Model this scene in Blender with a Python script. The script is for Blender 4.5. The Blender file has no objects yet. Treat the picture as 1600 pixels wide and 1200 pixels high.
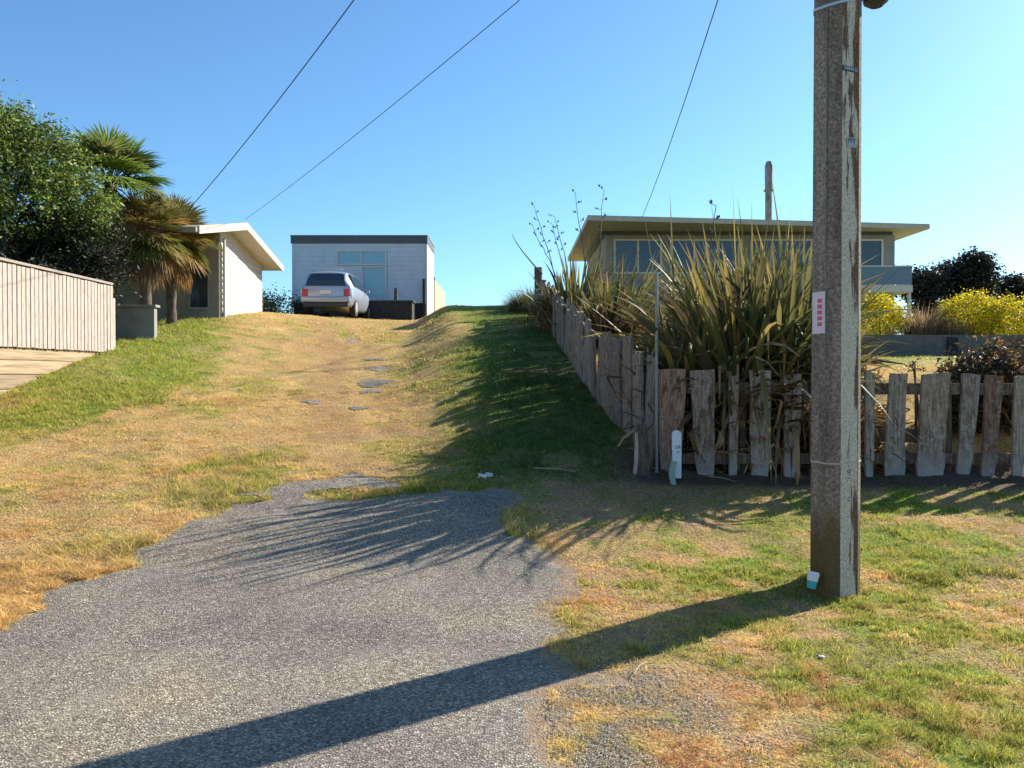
import bpy, bmesh, math, random
import numpy as np
from mathutils import Vector, Matrix

# ------------------------------------------------------------------ camera, sky, sun
S = bpy.context.scene
C = S.collection
F = 1290.0                      # focal length in photo pixels (photo is 1600 wide)
EYE = 1.6
PITCH = math.atan(15.0 / F)     # looking very slightly down
cam_d = bpy.data.cameras.new("camera")
cam = bpy.data.objects.new("camera", cam_d)
C.objects.link(cam)
cam.location = (0, 0, EYE)
cam.rotation_euler = (math.pi / 2 - PITCH, 0, 0)
cam_d.sensor_width = 36.0
cam_d.lens = F / 1600 * 36
cam_d.clip_end = 3000
cam_d.clip_start = 0.05
S.camera = cam

SUN_EL = math.radians(28.6)
SUN_AZ = math.radians(53.5)     # clockwise from +Y
sun_dir = Vector((math.sin(SUN_AZ) * math.cos(SUN_EL), math.cos(SUN_AZ) * math.cos(SUN_EL), math.sin(SUN_EL)))
sd = bpy.data.lights.new("sun", 'SUN')
sd.energy = 5.0
sd.angle = math.radians(0.53)
sd.color = (1.0, 0.93, 0.82)
sun = bpy.data.objects.new("sun", sd)
C.objects.link(sun)
sun.rotation_euler = (-sun_dir).to_track_quat('-Z', 'Y').to_euler()
sun.location = sun_dir * 50

W = bpy.data.worlds.new("World")
S.world = W
W.use_nodes = True
wn = W.node_tree
bg = wn.nodes['Background']
sky = wn.nodes.new('ShaderNodeTexSky')
sky.sky_type = 'NISHITA'
sky.sun_disc = False
sky.sun_elevation = SUN_EL
sky.sun_rotation = SUN_AZ
sky.air_density = 1.0
sky.dust_density = 0.45
sky.ozone_density = 2.2
sky.altitude = 0
tint = wn.nodes.new('ShaderNodeMix'); tint.data_type = 'RGBA'; tint.blend_type = 'MULTIPLY'; tint.inputs[0].default_value = 1
tint.inputs[7].default_value = (.67, .975, 1.18, 1)      # clear maritime air: a deeper blue than the model's default
wn.links.new(sky.outputs[0], tint.inputs[6])
wn.links.new(tint.outputs[2], bg.inputs[0])
bg.inputs[1].default_value = 0.082
S.view_settings.view_transform = 'Standard'
S.view_settings.look = 'None'
S.view_settings.gamma = 1
S.view_settings.exposure = 1.08
S.cycles.max_bounces = 6
S.cycles.transparent_max_bounces = 8
S.cycles.use_adaptive_sampling = True
S.cycles.adaptive_threshold = 0.02

# ------------------------------------------------------------------ maths helpers
rnd = random.Random(7)
NP = np.random.default_rng(11)

def at(px, py, Y):
    """world point at depth Y seen at photo pixel (px, py)"""
    u = (px - 800) / F
    v = (600 - py) / F
    y = math.cos(PITCH) + v * math.sin(PITCH)
    z = v * math.cos(PITCH) - math.sin(PITCH)
    return Vector((u / y * Y, Y, EYE + z / y * Y))

def sst(a, b, x):
    t = np.clip((x - a) / (b - a + 1e-12), 0, 1)
    return t * t * (3 - 2 * t)

def _hash(ix, iy, seed):
    h = (ix.astype(np.int64) * 374761393 + iy.astype(np.int64) * 668265263 + seed * 974711) & 0xffffffff
    h = ((h ^ (h >> 13)) * 1274126177) & 0xffffffff
    return ((h ^ (h >> 16)) & 0xffff) / 65535.0

def vnoise(x, y, seed=0):
    x = np.asarray(x, float); y = np.asarray(y, float)
    ix = np.floor(x); iy = np.floor(y)
    fx = x - ix; fy = y - iy
    fx = fx * fx * (3 - 2 * fx); fy = fy * fy * (3 - 2 * fy)
    a = _hash(ix, iy, seed); b = _hash(ix + 1, iy, seed)
    c = _hash(ix, iy + 1, seed); d = _hash(ix + 1, iy + 1, seed)
    return (a * (1 - fx) + b * fx) * (1 - fy) + (c * (1 - fx) + d * fx) * fy

def fbm(x, y, sc, seed=0, oct=3):
    s = 0; a = 1; t = 0
    for k in range(oct):
        s = s + a * vnoise(x * sc * 2 ** k + 13.7 * k, y * sc * 2 ** k - 7.1 * k, seed + k)
        t += a; a *= 0.5
    return s / t

def xfence(y):
    return np.interp(y, [9.3, 10.8, 12.9, 22, 24], [1.62, 1.36, 1.15, 0.85, 0.80])

def H(x, y):
    x = np.asarray(x, float); y = np.asarray(y, float)
    zc = np.interp(y, [-60, 4.8, 6.5, 8.5, 10, 26, 28, 31, 34, 40, 60, 120, 300, 700],
                   [0, 0, .12, .447, .69, 3.2, 3.42, 3.62, 3.78, 3.9, 3.3, 1.0, -4, -20])
    R = np.interp(y, [9, 10.8, 12.9, 22, 30, 40, 60], [0, .15, .3, .5, .5, .3, 0])
    lo = np.interp(y, [8, 12, 30], [-.8, -2.2, -3.5]); hi = np.interp(y, [8, 12, 30], [1.2, -.3, -2.3])
    z = zc + R * sst(lo, hi, x)
    L = np.interp(y, [10, 12.8, 16.2, 19, 24, 30], [0, .15, .4, .5, .5, .05])
    z = z + L * sst(-3.6, -8, x)
    zy = np.interp(y, [-60, 6.1, 9.3, 9.6, 10.5, 12, 15, 19.6, 30, 60, 120, 300, 700],
                   [0, 0, .43, .50, 1.0, 1.52, 1.75, 2.02, 2.3, 2.3, 1.0, -4, -20])
    bed = sst(20.12, 20.25, y) * sst(5.0, 5.6, x) * sst(60, 40, y)
    zy = zy + bed * np.interp(y, [20, 30, 45], [.5, .3, 0])
    l2 = np.interp(y, [0, 9, 11, 13, 22, 60], [.4, .5, 1.5, 1.3, 1.1, 1.1])
    w2 = np.interp(y, [0, 9, 13], [2, 1.6, 3])
    wy = sst(l2, l2 + w2, x)
    z = z * (1 - wy) + zy * wy
    # filled garden behind the retaining wall
    step = sst(-8.02, -8.12, x) * sst(16.7, 16.2, y)
    zb = 2.08 + 0 * x
    z = z * (1 - step) + np.maximum(z, zb) * step
    far = sst(-9, -10, x) * sst(16, 17, y) * sst(40, 30, y)
    z = z * (1 - far) + (2.1 + np.clip(y - 16, 0, 20) * .06) * far
    bump = (fbm(x, y, .9, 3, 3) - .5) * .07 + (fbm(x, y, 3.1, 9, 2) - .5) * .036 + (fbm(x, y, 7.5, 19, 2) - .5) * .022
    z = z + bump * sst(5.0, 9.0, y) * sst(70, 40, y)
    return z

def Hs(x, y):
    return float(H(np.array([x]), np.array([y]))[0])

_YS = np.concatenate([np.arange(2.2, 12, .02), np.arange(12, 45, .05)])
def gp(px, py):
    """ground point under a photo pixel"""
    a = at(px, py, 1.0)
    x = a.x * _YS; z = EYE + (a.z - EYE) * _YS
    h = H(x, _YS)
    k = np.argmax(z < h)
    return (float(x[k]), float(_YS[k]))

# ------------------------------------------------------------------ asphalt outline
POLY = [(-16, -9), (-16, 3.6), (-7.5, 3.9), (-5, 4.35)] + [gp(*p) for p in [
    (0, 985), (60, 940), (120, 912), (185, 888), (205, 858), (260, 838), (300, 815), (345, 795), (350, 782), (405, 768), (455, 752),
    (520, 752), (562, 742), (600, 752), (640, 772), (700, 764), (760, 762), (805, 768), (832, 795), (800, 815),
    (835, 850), (880, 885), (905, 925), (872, 965), (905, 1000), (850, 1012), (905, 1045), (1000, 1050), (1030, 1078),
    (975, 1100), (930, 1085), (870, 1085), (845, 1110), (860, 1150), (880, 1190)]] + [
    (0.5, 2.6), (1.4, 1.2), (2.2, -1), (16, -2.2), (16, -9)]
POLY = np.array(POLY)

def poly_sd(x, y, P):
    x = np.asarray(x, float); y = np.asarray(y, float)
    ins = np.zeros(x.shape, bool); dmin = np.full(x.shape, 1e9)
    n = len(P)
    for i in range(n):
        x1, y1 = P[i]; x2, y2 = P[(i + 1) % n]
        dx, dy = x2 - x1, y2 - y1
        t = np.clip(((x - x1) * dx + (y - y1) * dy) / (dx * dx + dy * dy + 1e-12), 0, 1)
        dmin = np.minimum(dmin, np.hypot(x - x1 - t * dx, y - y1 - t * dy))
        c = ((y1 > y) != (y2 > y)) & (x < (x2 - x1) * (y - y1) / (y2 - y1 + 1e-12) + x1)
        ins ^= c
    return np.where(ins, dmin, -dmin)

# bare patches of old seal in the wheel tracks, tufts growing in the asphalt: (px, py, rx, ry) -> world
PATCH = []
for px, py, rx, ry in [(582, 600, .30, .45), (592, 577, .26, .35), (590, 562, .3, .16), (535, 530, .4, .45), (515, 522, .3, .35),
                       (486, 628, .16, .16), (578, 612, .2, .25), (560, 638, .16, .12)]:
    X, Y_ = gp(px, py); PATCH.append((X, Y_, rx, ry))
TUFT = []
for px, py, rx, ry in [(550, 773, .42, .16), (375, 782, .3, .1), (808, 802, .16, .1), (812, 832, .12, .12)]:
    X, Y_ = gp(px, py); TUFT.append((X, Y_, rx, ry))

def ell(x, y, L):
    m = np.full(np.asarray(x).shape, -9.0)
    for X, Y_, rx, ry in L:
        m = np.maximum(m, 1 - np.hypot((x - X) / rx, (y - Y_) / ry))
    return m

def asph(x, y):
    """> 0 on the sealed driveway"""
    n = (fbm(x, y, 2.2, 21, 2) - .5) * .34 + (fbm(x, y, 9, 22, 2) - .5) * .16
    a = poly_sd(x, y, POLY) + n
    p = ell(x, y, PATCH) * .34 + (fbm(x, y * .8, 4.3, 24, 3) - .5) * .46 + .03
    p = np.where(ell(x, y, PATCH) > -.35, p, -9)
    t = ell(x, y, TUFT) * .25 + (fbm(x, y, 5, 25, 2) - .5) * .12
    a = np.maximum(a, np.where(p > .02, p, -9))
    return np.where(t > 0, np.minimum(a, -t), a)

# ------------------------------------------------------------------ object helpers
def link(name, me, parent=None, mats=()):
    o = bpy.data.objects.new(name, me)
    C.objects.link(o)
    for m in mats:
        me.materials.append(m)
    if parent is not None:
        o.parent = parent
    return o

def tag(o, label=None, cat=None, group=None, kind=None):
    if label: o['label'] = label
    if cat: o['category'] = cat
    if group: o['group'] = group
    if kind: o['kind'] = kind
    return o

def thing(name, loc, label, cat, group=None, rz=0.0):
    o = bpy.data.objects.new(name, None)
    C.objects.link(o)
    o.location = loc
    o.rotation_euler = (0, 0, rz)
    o.empty_display_size = .2
    return tag(o, label, cat, group)

def wloc(o):
    v = Vector((0, 0, 0))
    while o is not None:
        v = v + o.location; o = o.parent
    return v

class MB:
    """mesh collector; coordinates are given in the world and shifted to the parent's frame on build"""
    def __init__(s): s.v = []; s.f = []; s.m = []
    def add(s, vs, fs, m=0):
        b = len(s.v); s.v += [tuple(v) for v in vs]
        for f in fs: s.f.append([b + i for i in f]); s.m.append(m)
    def box(s, c, d, rot=None, m=0):
        hx, hy, hz = d[0] / 2, d[1] / 2, d[2] / 2
        vs = [Vector((x, y, z)) for x in (-hx, hx) for y in (-hy, hy) for z in (-hz, hz)]
        if rot is not None: vs = [rot @ v for v in vs]
        vs = [v + Vector(c) for v in vs]
        s.add(vs, [(0, 1, 3, 2), (4, 6, 7, 5), (0, 4, 5, 1), (2, 3, 7, 6), (0, 2, 6, 4), (1, 5, 7, 3)], m)
    def bb(s, x0, x1, y0, y1, z0, z1, m=0):
        s.box(((x0 + x1) / 2, (y0 + y1) / 2, (z0 + z1) / 2), (x1 - x0, y1 - y0, z1 - z0), None, m)
    def tube(s, pts, rad, n=8, m=0, cap=True):
        pts = [Vector(p) for p in pts]
        if not hasattr(rad, '__len__'): rad = [rad] * len(pts)
        vs = []; up = Vector((0, 0, 1))
        for i, p in enumerate(pts):
            t = (pts[min(i + 1, len(pts) - 1)] - pts[max(i - 1, 0)]).normalized()
            a = t.cross(up)
            if a.length < .05: a = t.cross(Vector((0, 1, 0)))
            a.normalize(); b = t.cross(a)
            for k in range(n):
                an = 2 * math.pi * k / n
                vs.append(p + (a * math.cos(an) + b * math.sin(an)) * rad[i])
        fs = []
        for i in range(len(pts) - 1):
            for k in range(n):
                fs.append((i * n + k, i * n + (k + 1) % n, (i + 1) * n + (k + 1) % n, (i + 1) * n + k))
        if cap:
            fs.append(tuple(range(n))[::-1]); fs.append(tuple((len(pts) - 1) * n + k for k in range(n)))
        s.add(vs, fs, m)
    def prism(s, poly, ax, a0, a1, m=0):
        """extrude a 2-D polygon along axis ax (0 x, 1 y, 2 z)"""
        n = len(poly); vs = []
        for a in (a0, a1):
            for p, q in poly:
                vs.append({0: (a, p, q), 1: (p, a, q), 2: (p, q, a)}[ax])
        fs = [tuple(range(n)), tuple(range(2 * n - 1, n - 1, -1))]
        fs += [(i, (i + 1) % n, n + (i + 1) % n, n + i) for i in range(n)]
        s.add(vs, fs, m)
    def build(s, name, mats, parent=None, bevel=0, smooth=False):
        if not isinstance(mats, (list, tuple)): mats = [mats]
        me = bpy.data.meshes.new(name)
        off = wloc(parent) if parent is not None else Vector((0, 0, 0))
        me.from_pydata([tuple(Vector(v) - off) for v in s.v], [], s.f)
        me.polygons.foreach_set('material_index', s.m)
        bm = bmesh.new(); bm.from_mesh(me)
        bmesh.ops.recalc_face_normals(bm, faces=bm.faces)
        if bevel > 0:
            ed = [e for e in bm.edges if len(e.link_faces) == 2 and e.calc_face_angle(0) > .5]
            bmesh.ops.bevel(bm, geom=ed, offset=bevel, segments=2, profile=.6, affect='EDGES', clamp_overlap=True)
        bm.to_mesh(me); bm.free()
        if smooth:
            me.polygons.foreach_set('use_smooth', [True] * len(me.polygons))
        me.update()
        return link(name, me, parent, mats)

def np_mesh(name, V, faces, col, mats, parent=None, smooth=False):
    """V (n,3) world coords; faces (m,k) ints; col (n,3) linear colour"""
    off = wloc(parent) if parent is not None else Vector((0, 0, 0))
    V = np.asarray(V, np.float32) - np.array(off, np.float32)
    me = bpy.data.meshes.new(name)
    me.vertices.add(len(V)); me.vertices.foreach_set('co', V.ravel())
    if not isinstance(faces, list): faces = [faces]
    nl = sum(f.size for f in faces); nf = sum(len(f) for f in faces)
    me.loops.add(nl); me.loops.foreach_set('vertex_index', np.concatenate([f.ravel() for f in faces]).astype(np.int32))
    st = []; b = 0
    for f in faces:
        st.append(b + np.arange(len(f)) * f.shape[1]); b += f.size
    me.polygons.add(nf); me.polygons.foreach_set('loop_start', np.concatenate(st).astype(np.int32))
    me.update(calc_edges=True)
    if col is not None:
        a = me.color_attributes.new('Col', 'FLOAT_COLOR', 'POINT')
        c4 = np.ones((len(V), 4), np.float32); c4[:, :3] = col
        a.data.foreach_set('color', c4.ravel())
    if smooth: me.polygons.foreach_set('use_smooth', np.ones(nf, bool))
    return link(name, me, parent, mats if isinstance(mats, (list, tuple)) else [mats])

# ------------------------------------------------------------------ materials
def newmat(name):
    m = bpy.data.materials.new(name); m.use_nodes = True
    return m, m.node_tree, m.node_tree.nodes['Principled BSDF']

def N(nt, t, **kw):
    n = nt.nodes.new(t)
    for k, v in kw.items(): setattr(n, k, v)
    return n

def ramp(nt, src, stops):
    r = N(nt, 'ShaderNodeValToRGB')
    while len(r.color_ramp.elements) < len(stops): r.color_ramp.elements.new(.5)
    for e, (p, c) in zip(r.color_ramp.elements, stops):
        e.position = p; e.color = (c[0], c[1], c[2], 1)
    nt.links.new(src, r.inputs[0])
    return r

def noisy(name, cols, scale=8, stretch=(1, 1, 1), rough=.8, bump=.3, bscale=None, detail=6, metal=0, dist=.01, spec=.3):
    m, nt, p = newmat(name)
    tc = N(nt, 'ShaderNodeTexCoord'); mp = N(nt, 'ShaderNodeMapping')
    mp.inputs['Scale'].default_value = stretch
    nt.links.new(tc.outputs['Object'], mp.inputs[0])
    nz = N(nt, 'ShaderNodeTexNoise'); nz.inputs['Scale'].default_value = scale; nz.inputs['Detail'].default_value = detail
    nz.inputs['Roughness'].default_value = .65
    nt.links.new(mp.outputs[0], nz.inputs['Vector'])
    n = len(cols)
    r = ramp(nt, nz.outputs[0], [(.3 + .4 * i / max(1, n - 1), c) for i, c in enumerate(cols)])
    nt.links.new(r.outputs[0], p.inputs['Base Color'])
    p.inputs['Roughness'].default_value = rough; p.inputs['Metallic'].default_value = metal
    p.inputs['Specular IOR Level'].default_value = spec
    if bump > 0:
        n2 = N(nt, 'ShaderNodeTexNoise'); n2.inputs['Scale'].default_value = bscale or scale * 3; n2.inputs['Detail'].default_value = 5
        nt.links.new(mp.outputs[0], n2.inputs['Vector'])
        b = N(nt, 'ShaderNodeBump'); b.inputs['Strength'].default_value = bump; b.inputs['Distance'].default_value = dist
        nt.links.new(n2.outputs[0], b.inputs['Height']); nt.links.new(b.outputs[0], p.inputs['Normal'])
    return m

def foliage(name, transl=.35, rough=.6, spec=.3):
    m, nt, p = newmat(name)
    at_ = N(nt, 'ShaderNodeAttribute', attribute_name='Col')
    nt.links.new(at_.outputs['Color'], p.inputs['Base Color'])
    p.inputs['Roughness'].default_value = rough; p.inputs['Specular IOR Level'].default_value = spec
    tr = N(nt, 'ShaderNodeBsdfTranslucent'); mx = N(nt, 'ShaderNodeMixShader'); mx.inputs[0].default_value = transl
    nt.links.new(at_.outputs['Color'], tr.inputs[0])
    nt.links.new(p.outputs[0], mx.inputs[1]); nt.links.new(tr.outputs[0], mx.inputs[2])
    nt.links.new(mx.outputs[0], nt.nodes['Material Output'].inputs[0])
    return m

def ground_mat():
    m, nt, p = newmat('ground_soil_and_thatch')
    at_ = N(nt, 'ShaderNodeAttribute', attribute_name='Col')
    tc = N(nt, 'ShaderNodeTexCoord')
    n1 = N(nt, 'ShaderNodeTexNoise'); n1.inputs['Scale'].default_value = 26; n1.inputs['Detail'].default_value = 8; n1.inputs['Roughness'].default_value = .75
    nt.links.new(tc.outputs['Object'], n1.inputs['Vector'])
    r = ramp(nt, n1.outputs[0], [(.3, (.35, .33, .3)), (.5, (.95, .95, .95)), (.7, (1.5, 1.45, 1.3))])
    mx = N(nt, 'ShaderNodeMix', data_type='RGBA', blend_type='MULTIPLY'); mx.inputs[0].default_value = 1
    nt.links.new(at_.outputs['Color'], mx.inputs[6]); nt.links.new(r.outputs[0], mx.inputs[7])
    nt.links.new(mx.outputs[2], p.inputs['Base Color'])
    p.inputs['Roughness'].default_value = .95; p.inputs['Specular IOR Level'].default_value = .1
    n2 = N(nt, 'ShaderNodeTexNoise'); n2.inputs['Scale'].default_value = 45; n2.inputs['Detail'].default_value = 6
    nt.links.new(tc.outputs['Object'], n2.inputs['Vector'])
    b = N(nt, 'ShaderNodeBump'); b.inputs['Strength'].default_value = .9; b.inputs['Distance'].default_value = .03
    nt.links.new(n2.outputs[0], b.inputs['Height']); nt.links.new(b.outputs[0], p.inputs['Normal'])
    return m

def asphalt_mat():
    m, nt, p = newmat('worn_chip_seal')
    tc = N(nt, 'ShaderNodeTexCoord')
    v = N(nt, 'ShaderNodeTexVoronoi'); v.inputs['Scale'].default_value = 88; v.inputs['Randomness'].default_value = 1
    nt.links.new(tc.outputs['Object'], v.inputs['Vector'])
    v2 = N(nt, 'ShaderNodeTexVoronoi'); v2.inputs['Scale'].default_value = 120
    nt.links.new(tc.outputs['Object'], v2.inputs['Vector'])
    sep = N(nt, 'ShaderNodeSeparateColor'); nt.links.new(v.outputs['Color'], sep.inputs[0])
    r = ramp(nt, sep.outputs[0], [(0, (.125, .108, .086)), (.35, (.225, .20, .16)), (.7, (.325, .285, .22)), (.93, (.46, .41, .32)), (1, (.64, .57, .44))])
    # dark binder between the chips
    r2 = ramp(nt, v.outputs['Distance'], [(.35, (1, 1, 1)), (.66, (.55, .53, .51))])
    mx = N(nt, 'ShaderNodeMix', data_type='RGBA', blend_type='MULTIPLY'); mx.inputs[0].default_value = .9
    nt.links.new(r.outputs[0], mx.inputs[6]); nt.links.new(r2.outputs[0], mx.inputs[7])
    # broad wear, browner and smoother in places
    n1 = N(nt, 'ShaderNodeTexNoise'); n1.inputs['Scale'].default_value = .9; n1.inputs['Detail'].default_value = 5
    nt.links.new(tc.outputs['Object'], n1.inputs['Vector'])
    r3 = ramp(nt, n1.outputs[0], [(.32, (.68, .69, .72)), (.5, (.95, .95, .96)), (.68, (1.2, 1.13, 1.0))])
    mx2 = N(nt, 'ShaderNodeMix', data_type='RGBA', blend_type='MULTIPLY'); mx2.inputs[0].default_value = 1
    nt.links.new(mx.outputs[2], mx2.inputs[6]); nt.links.new(r3.outputs[0], mx2.inputs[7])
    # fine sandy dust filling the texture here and there
    n3 = N(nt, 'ShaderNodeTexNoise'); n3.inputs['Scale'].default_value = 2.1; n3.inputs['Detail'].default_value = 7; n3.inputs['Roughness'].default_value = .7
    nt.links.new(tc.outputs['Object'], n3.inputs['Vector'])
    r4 = ramp(nt, n3.outputs[0], [(.56, (0, 0, 0)), (.72, (.6, .6, .6))])
    mx3 = N(nt, 'ShaderNodeMix', data_type='RGBA'); nt.links.new(r4.outputs[0], mx3.inputs[0])
    nt.links.new(mx2.outputs[2], mx3.inputs[6]); mx3.inputs[7].default_value = (.25, .235, .20, 1)
    at_ = N(nt, 'ShaderNodeAttribute', attribute_name='Col')
    n5 = N(nt, 'ShaderNodeTexNoise'); n5.inputs['Scale'].default_value = 24; n5.inputs['Detail'].default_value = 6; n5.inputs['Roughness'].default_value = .75
    nt.links.new(tc.outputs['Object'], n5.inputs['Vector'])
    sc5 = N(nt, 'ShaderNodeSeparateColor'); nt.links.new(at_.outputs['Color'], sc5.inputs[0])
    ad5 = N(nt, 'ShaderNodeMath', operation='MULTIPLY_ADD'); ad5.inputs[1].default_value = .55; nt.links.new(sc5.outputs[0], ad5.inputs[0]); nt.links.new(n5.outputs[0], ad5.inputs[2])
    r5 = ramp(nt, ad5.outputs[0], [(.66, (0, 0, 0)), (.80, (.92, .92, .92))])
    d5 = ramp(nt, n5.outputs[0], [(.3, (.13, .085, .05)), (.7, (.38, .27, .17))])
    mx5 = N(nt, 'ShaderNodeMix', data_type='RGBA'); nt.links.new(r5.outputs[0], mx5.inputs[0])
    nt.links.new(mx3.outputs[2], mx5.inputs[6]); nt.links.new(d5.outputs[0], mx5.inputs[7])
    # fine cracks
    nc = N(nt, 'ShaderNodeTexVoronoi'); nc.feature = 'DISTANCE_TO_EDGE'; nc.inputs['Scale'].default_value = .75
    nd = N(nt, 'ShaderNodeTexNoise'); nd.inputs['Scale'].default_value = 3.5; nd.inputs['Detail'].default_value = 5
    nt.links.new(tc.outputs['Object'], nd.inputs['Vector'])
    va = N(nt, 'ShaderNodeVectorMath', operation='SCALE'); va.inputs['Scale'].default_value = .35; nt.links.new(nd.outputs['Color'], va.inputs[0])
    vb = N(nt, 'ShaderNodeVectorMath', operation='ADD'); nt.links.new(va.outputs[0], vb.inputs[0]); nt.links.new(tc.outputs['Object'], vb.inputs[1])
    nt.links.new(vb.outputs[0], nc.inputs['Vector'])
    rc = ramp(nt, nc.outputs['Distance'], [(.0, (.45, .45, .45)), (.006, (1, 1, 1))])
    mx6 = N(nt, 'ShaderNodeMix', data_type='RGBA', blend_type='MULTIPLY'); mx6.inputs[0].default_value = .55
    nt.links.new(mx5.outputs[2], mx6.inputs[6]); nt.links.new(rc.outputs[0], mx6.inputs[7])
    nt.links.new(mx6.outputs[2], p.inputs['Base Color'])
    p.inputs['Roughness'].default_value = .85; p.inputs['Specular IOR Level'].default_value = .25
    b = N(nt, 'ShaderNodeBump'); b.inputs['Strength'].default_value = 1; b.inputs['Distance'].default_value = .0045; b.invert = True
    nt.links.new(v.outputs['Distance'], b.inputs['Height'])
    b2 = N(nt, 'ShaderNodeBump'); b2.inputs['Strength'].default_value = .5; b2.inputs['Distance'].default_value = .003; b2.invert = True
    nt.links.new(v2.outputs['Distance'], b2.inputs['Height']); nt.links.new(b.outputs[0], b2.inputs['Normal'])
    nt.links.new(b2.outputs[0], p.inputs['Normal'])
    return m

def wood_mat(name, cols, lichen=0.0, bottom=None, z0=0.0, mottle=1.0):
    """weathered timber, grain running along the object's z axis"""
    m, nt, p = newmat(name)
    tc = N(nt, 'ShaderNodeTexCoord'); mp = N(nt, 'ShaderNodeMapping'); mp.inputs['Scale'].default_value = (1, 1, .09)
    oi = N(nt, 'ShaderNodeObjectInfo')
    nt.links.new(tc.outputs['Object'], mp.inputs[0])
    add = N(nt, 'ShaderNodeVectorMath', operation='ADD'); nt.links.new(mp.outputs[0], add.inputs[0])
    mul = N(nt, 'ShaderNodeMath', operation='MULTIPLY'); mul.inputs[1].default_value = 37
    nt.links.new(oi.outputs['Random'], mul.inputs[0]); nt.links.new(mul.outputs[0], add.inputs[1])
    nz = N(nt, 'ShaderNodeTexNoise'); nz.inputs['Scale'].default_value = 55; nz.inputs['Detail'].default_value = 8; nz.inputs['Roughness'].default_value = .7
    nt.links.new(add.outputs[0], nz.inputs['Vector'])
    n = len(cols)
    r = ramp(nt, nz.outputs[0], [(.28 + .44 * i / max(1, n - 1), c) for i, c in enumerate(cols)])
    # board-to-board tone
    hr = ramp(nt, oi.outputs['Random'], [(0, (.68, .62, .58)), (.35, (.95, .9, .86)), (.7, (1.12, 1.08, 1.02)), (1, (.95, .80, .70))])
    mx = N(nt, 'ShaderNodeMix', data_type='RGBA', blend_type='MULTIPLY'); mx.inputs[0].default_value = 1
    nt.links.new(r.outputs[0], mx.inputs[6]); nt.links.new(hr.outputs[0], mx.inputs[7])
    out = mx.outputs[2]
    mo = N(nt, 'ShaderNodeTexNoise'); mo.inputs['Scale'].default_value = 9; mo.inputs['Detail'].default_value = 9; mo.inputs['Roughness'].default_value = .78
    mp2 = N(nt, 'ShaderNodeMapping'); mp2.inputs['Scale'].default_value = (1.6, 1.6, .55); nt.links.new(tc.outputs['Object'], mp2.inputs[0])
    a3 = N(nt, 'ShaderNodeVectorMath', operation='ADD'); nt.links.new(mp2.outputs[0], a3.inputs[0]); nt.links.new(mul.outputs[0], a3.inputs[1])
    nt.links.new(a3.outputs[0], mo.inputs['Vector'])
    mr = ramp(nt, mo.outputs[0], [(.34, (.38, .34, .31)), (.5, (.92, .9, .88)), (.66, (1.12, 1.1, 1.08))])
    mm = N(nt, 'ShaderNodeMix', data_type='RGBA', blend_type='MULTIPLY'); mm.inputs[0].default_value = mottle
    nt.links.new(out, mm.inputs[6]); nt.links.new(mr.outputs[0], mm.inputs[7]); out = mm.outputs[2]
    if lichen > 0:
        l = N(nt, 'ShaderNodeTexNoise'); l.inputs['Scale'].default_value = 17; l.inputs['Detail'].default_value = 7; l.inputs['Roughness'].default_value = .75
        a2 = N(nt, 'ShaderNodeVectorMath', operation='ADD'); nt.links.new(tc.outputs['Object'], a2.inputs[0]); nt.links.new(mul.outputs[0], a2.inputs[1])
        nt.links.new(a2.outputs[0], l.inputs['Vector'])
        lr = ramp(nt, l.outputs[0], [(.52, (0, 0, 0)), (.62, (lichen, lichen, lichen))])
        m3 = N(nt, 'ShaderNodeMix', data_type='RGBA'); nt.links.new(lr.outputs[0], m3.inputs[0])
        nt.links.new(out, m3.inputs[6]); m3.inputs[7].default_value = (.42, .45, .40, 1); out = m3.outputs[2]
    if bottom is not None:
        sx = N(nt, 'ShaderNodeSeparateXYZ'); nt.links.new(tc.outputs['Object'], sx.inputs[0])
        md = N(nt, 'ShaderNodeMath', operation='MULTIPLY_ADD'); md.inputs[1].default_value = .9; nt.links.new(nz.outputs[0], md.inputs[0]); nt.links.new(sx.outputs[2], md.inputs[2])
        br = ramp(nt, md.outputs[0], [(.42 + z0, (.6, .6, .6)), (.72 + z0, (0, 0, 0))])
        m4 = N(nt, 'ShaderNodeMix', data_type='RGBA'); nt.links.new(br.outputs[0], m4.inputs[0])
        nt.links.new(out, m4.inputs[6]); m4.inputs[7].default_value = (*bottom, 1); out = m4.outputs[2]
    nt.links.new(out, p.inputs['Base Color'])
    p.inputs['Roughness'].default_value = .9; p.inputs['Specular IOR Level'].default_value = .15
    b = N(nt, 'ShaderNodeBump'); b.inputs['Strength'].default_value = .8; b.inputs['Distance'].default_value = .012
    nt.links.new(nz.outputs[0], b.inputs['Height']); nt.links.new(b.outputs[0], p.inputs['Normal'])
    return m

def plain(name, col, rough=.5, metal=0, spec=.5, trans=0):
    return noisy(name, [tuple(c * .9 for c in col), tuple(min(1, c * 1.08) for c in col)], 6, rough=rough, bump=.04, metal=metal, spec=spec)

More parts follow.
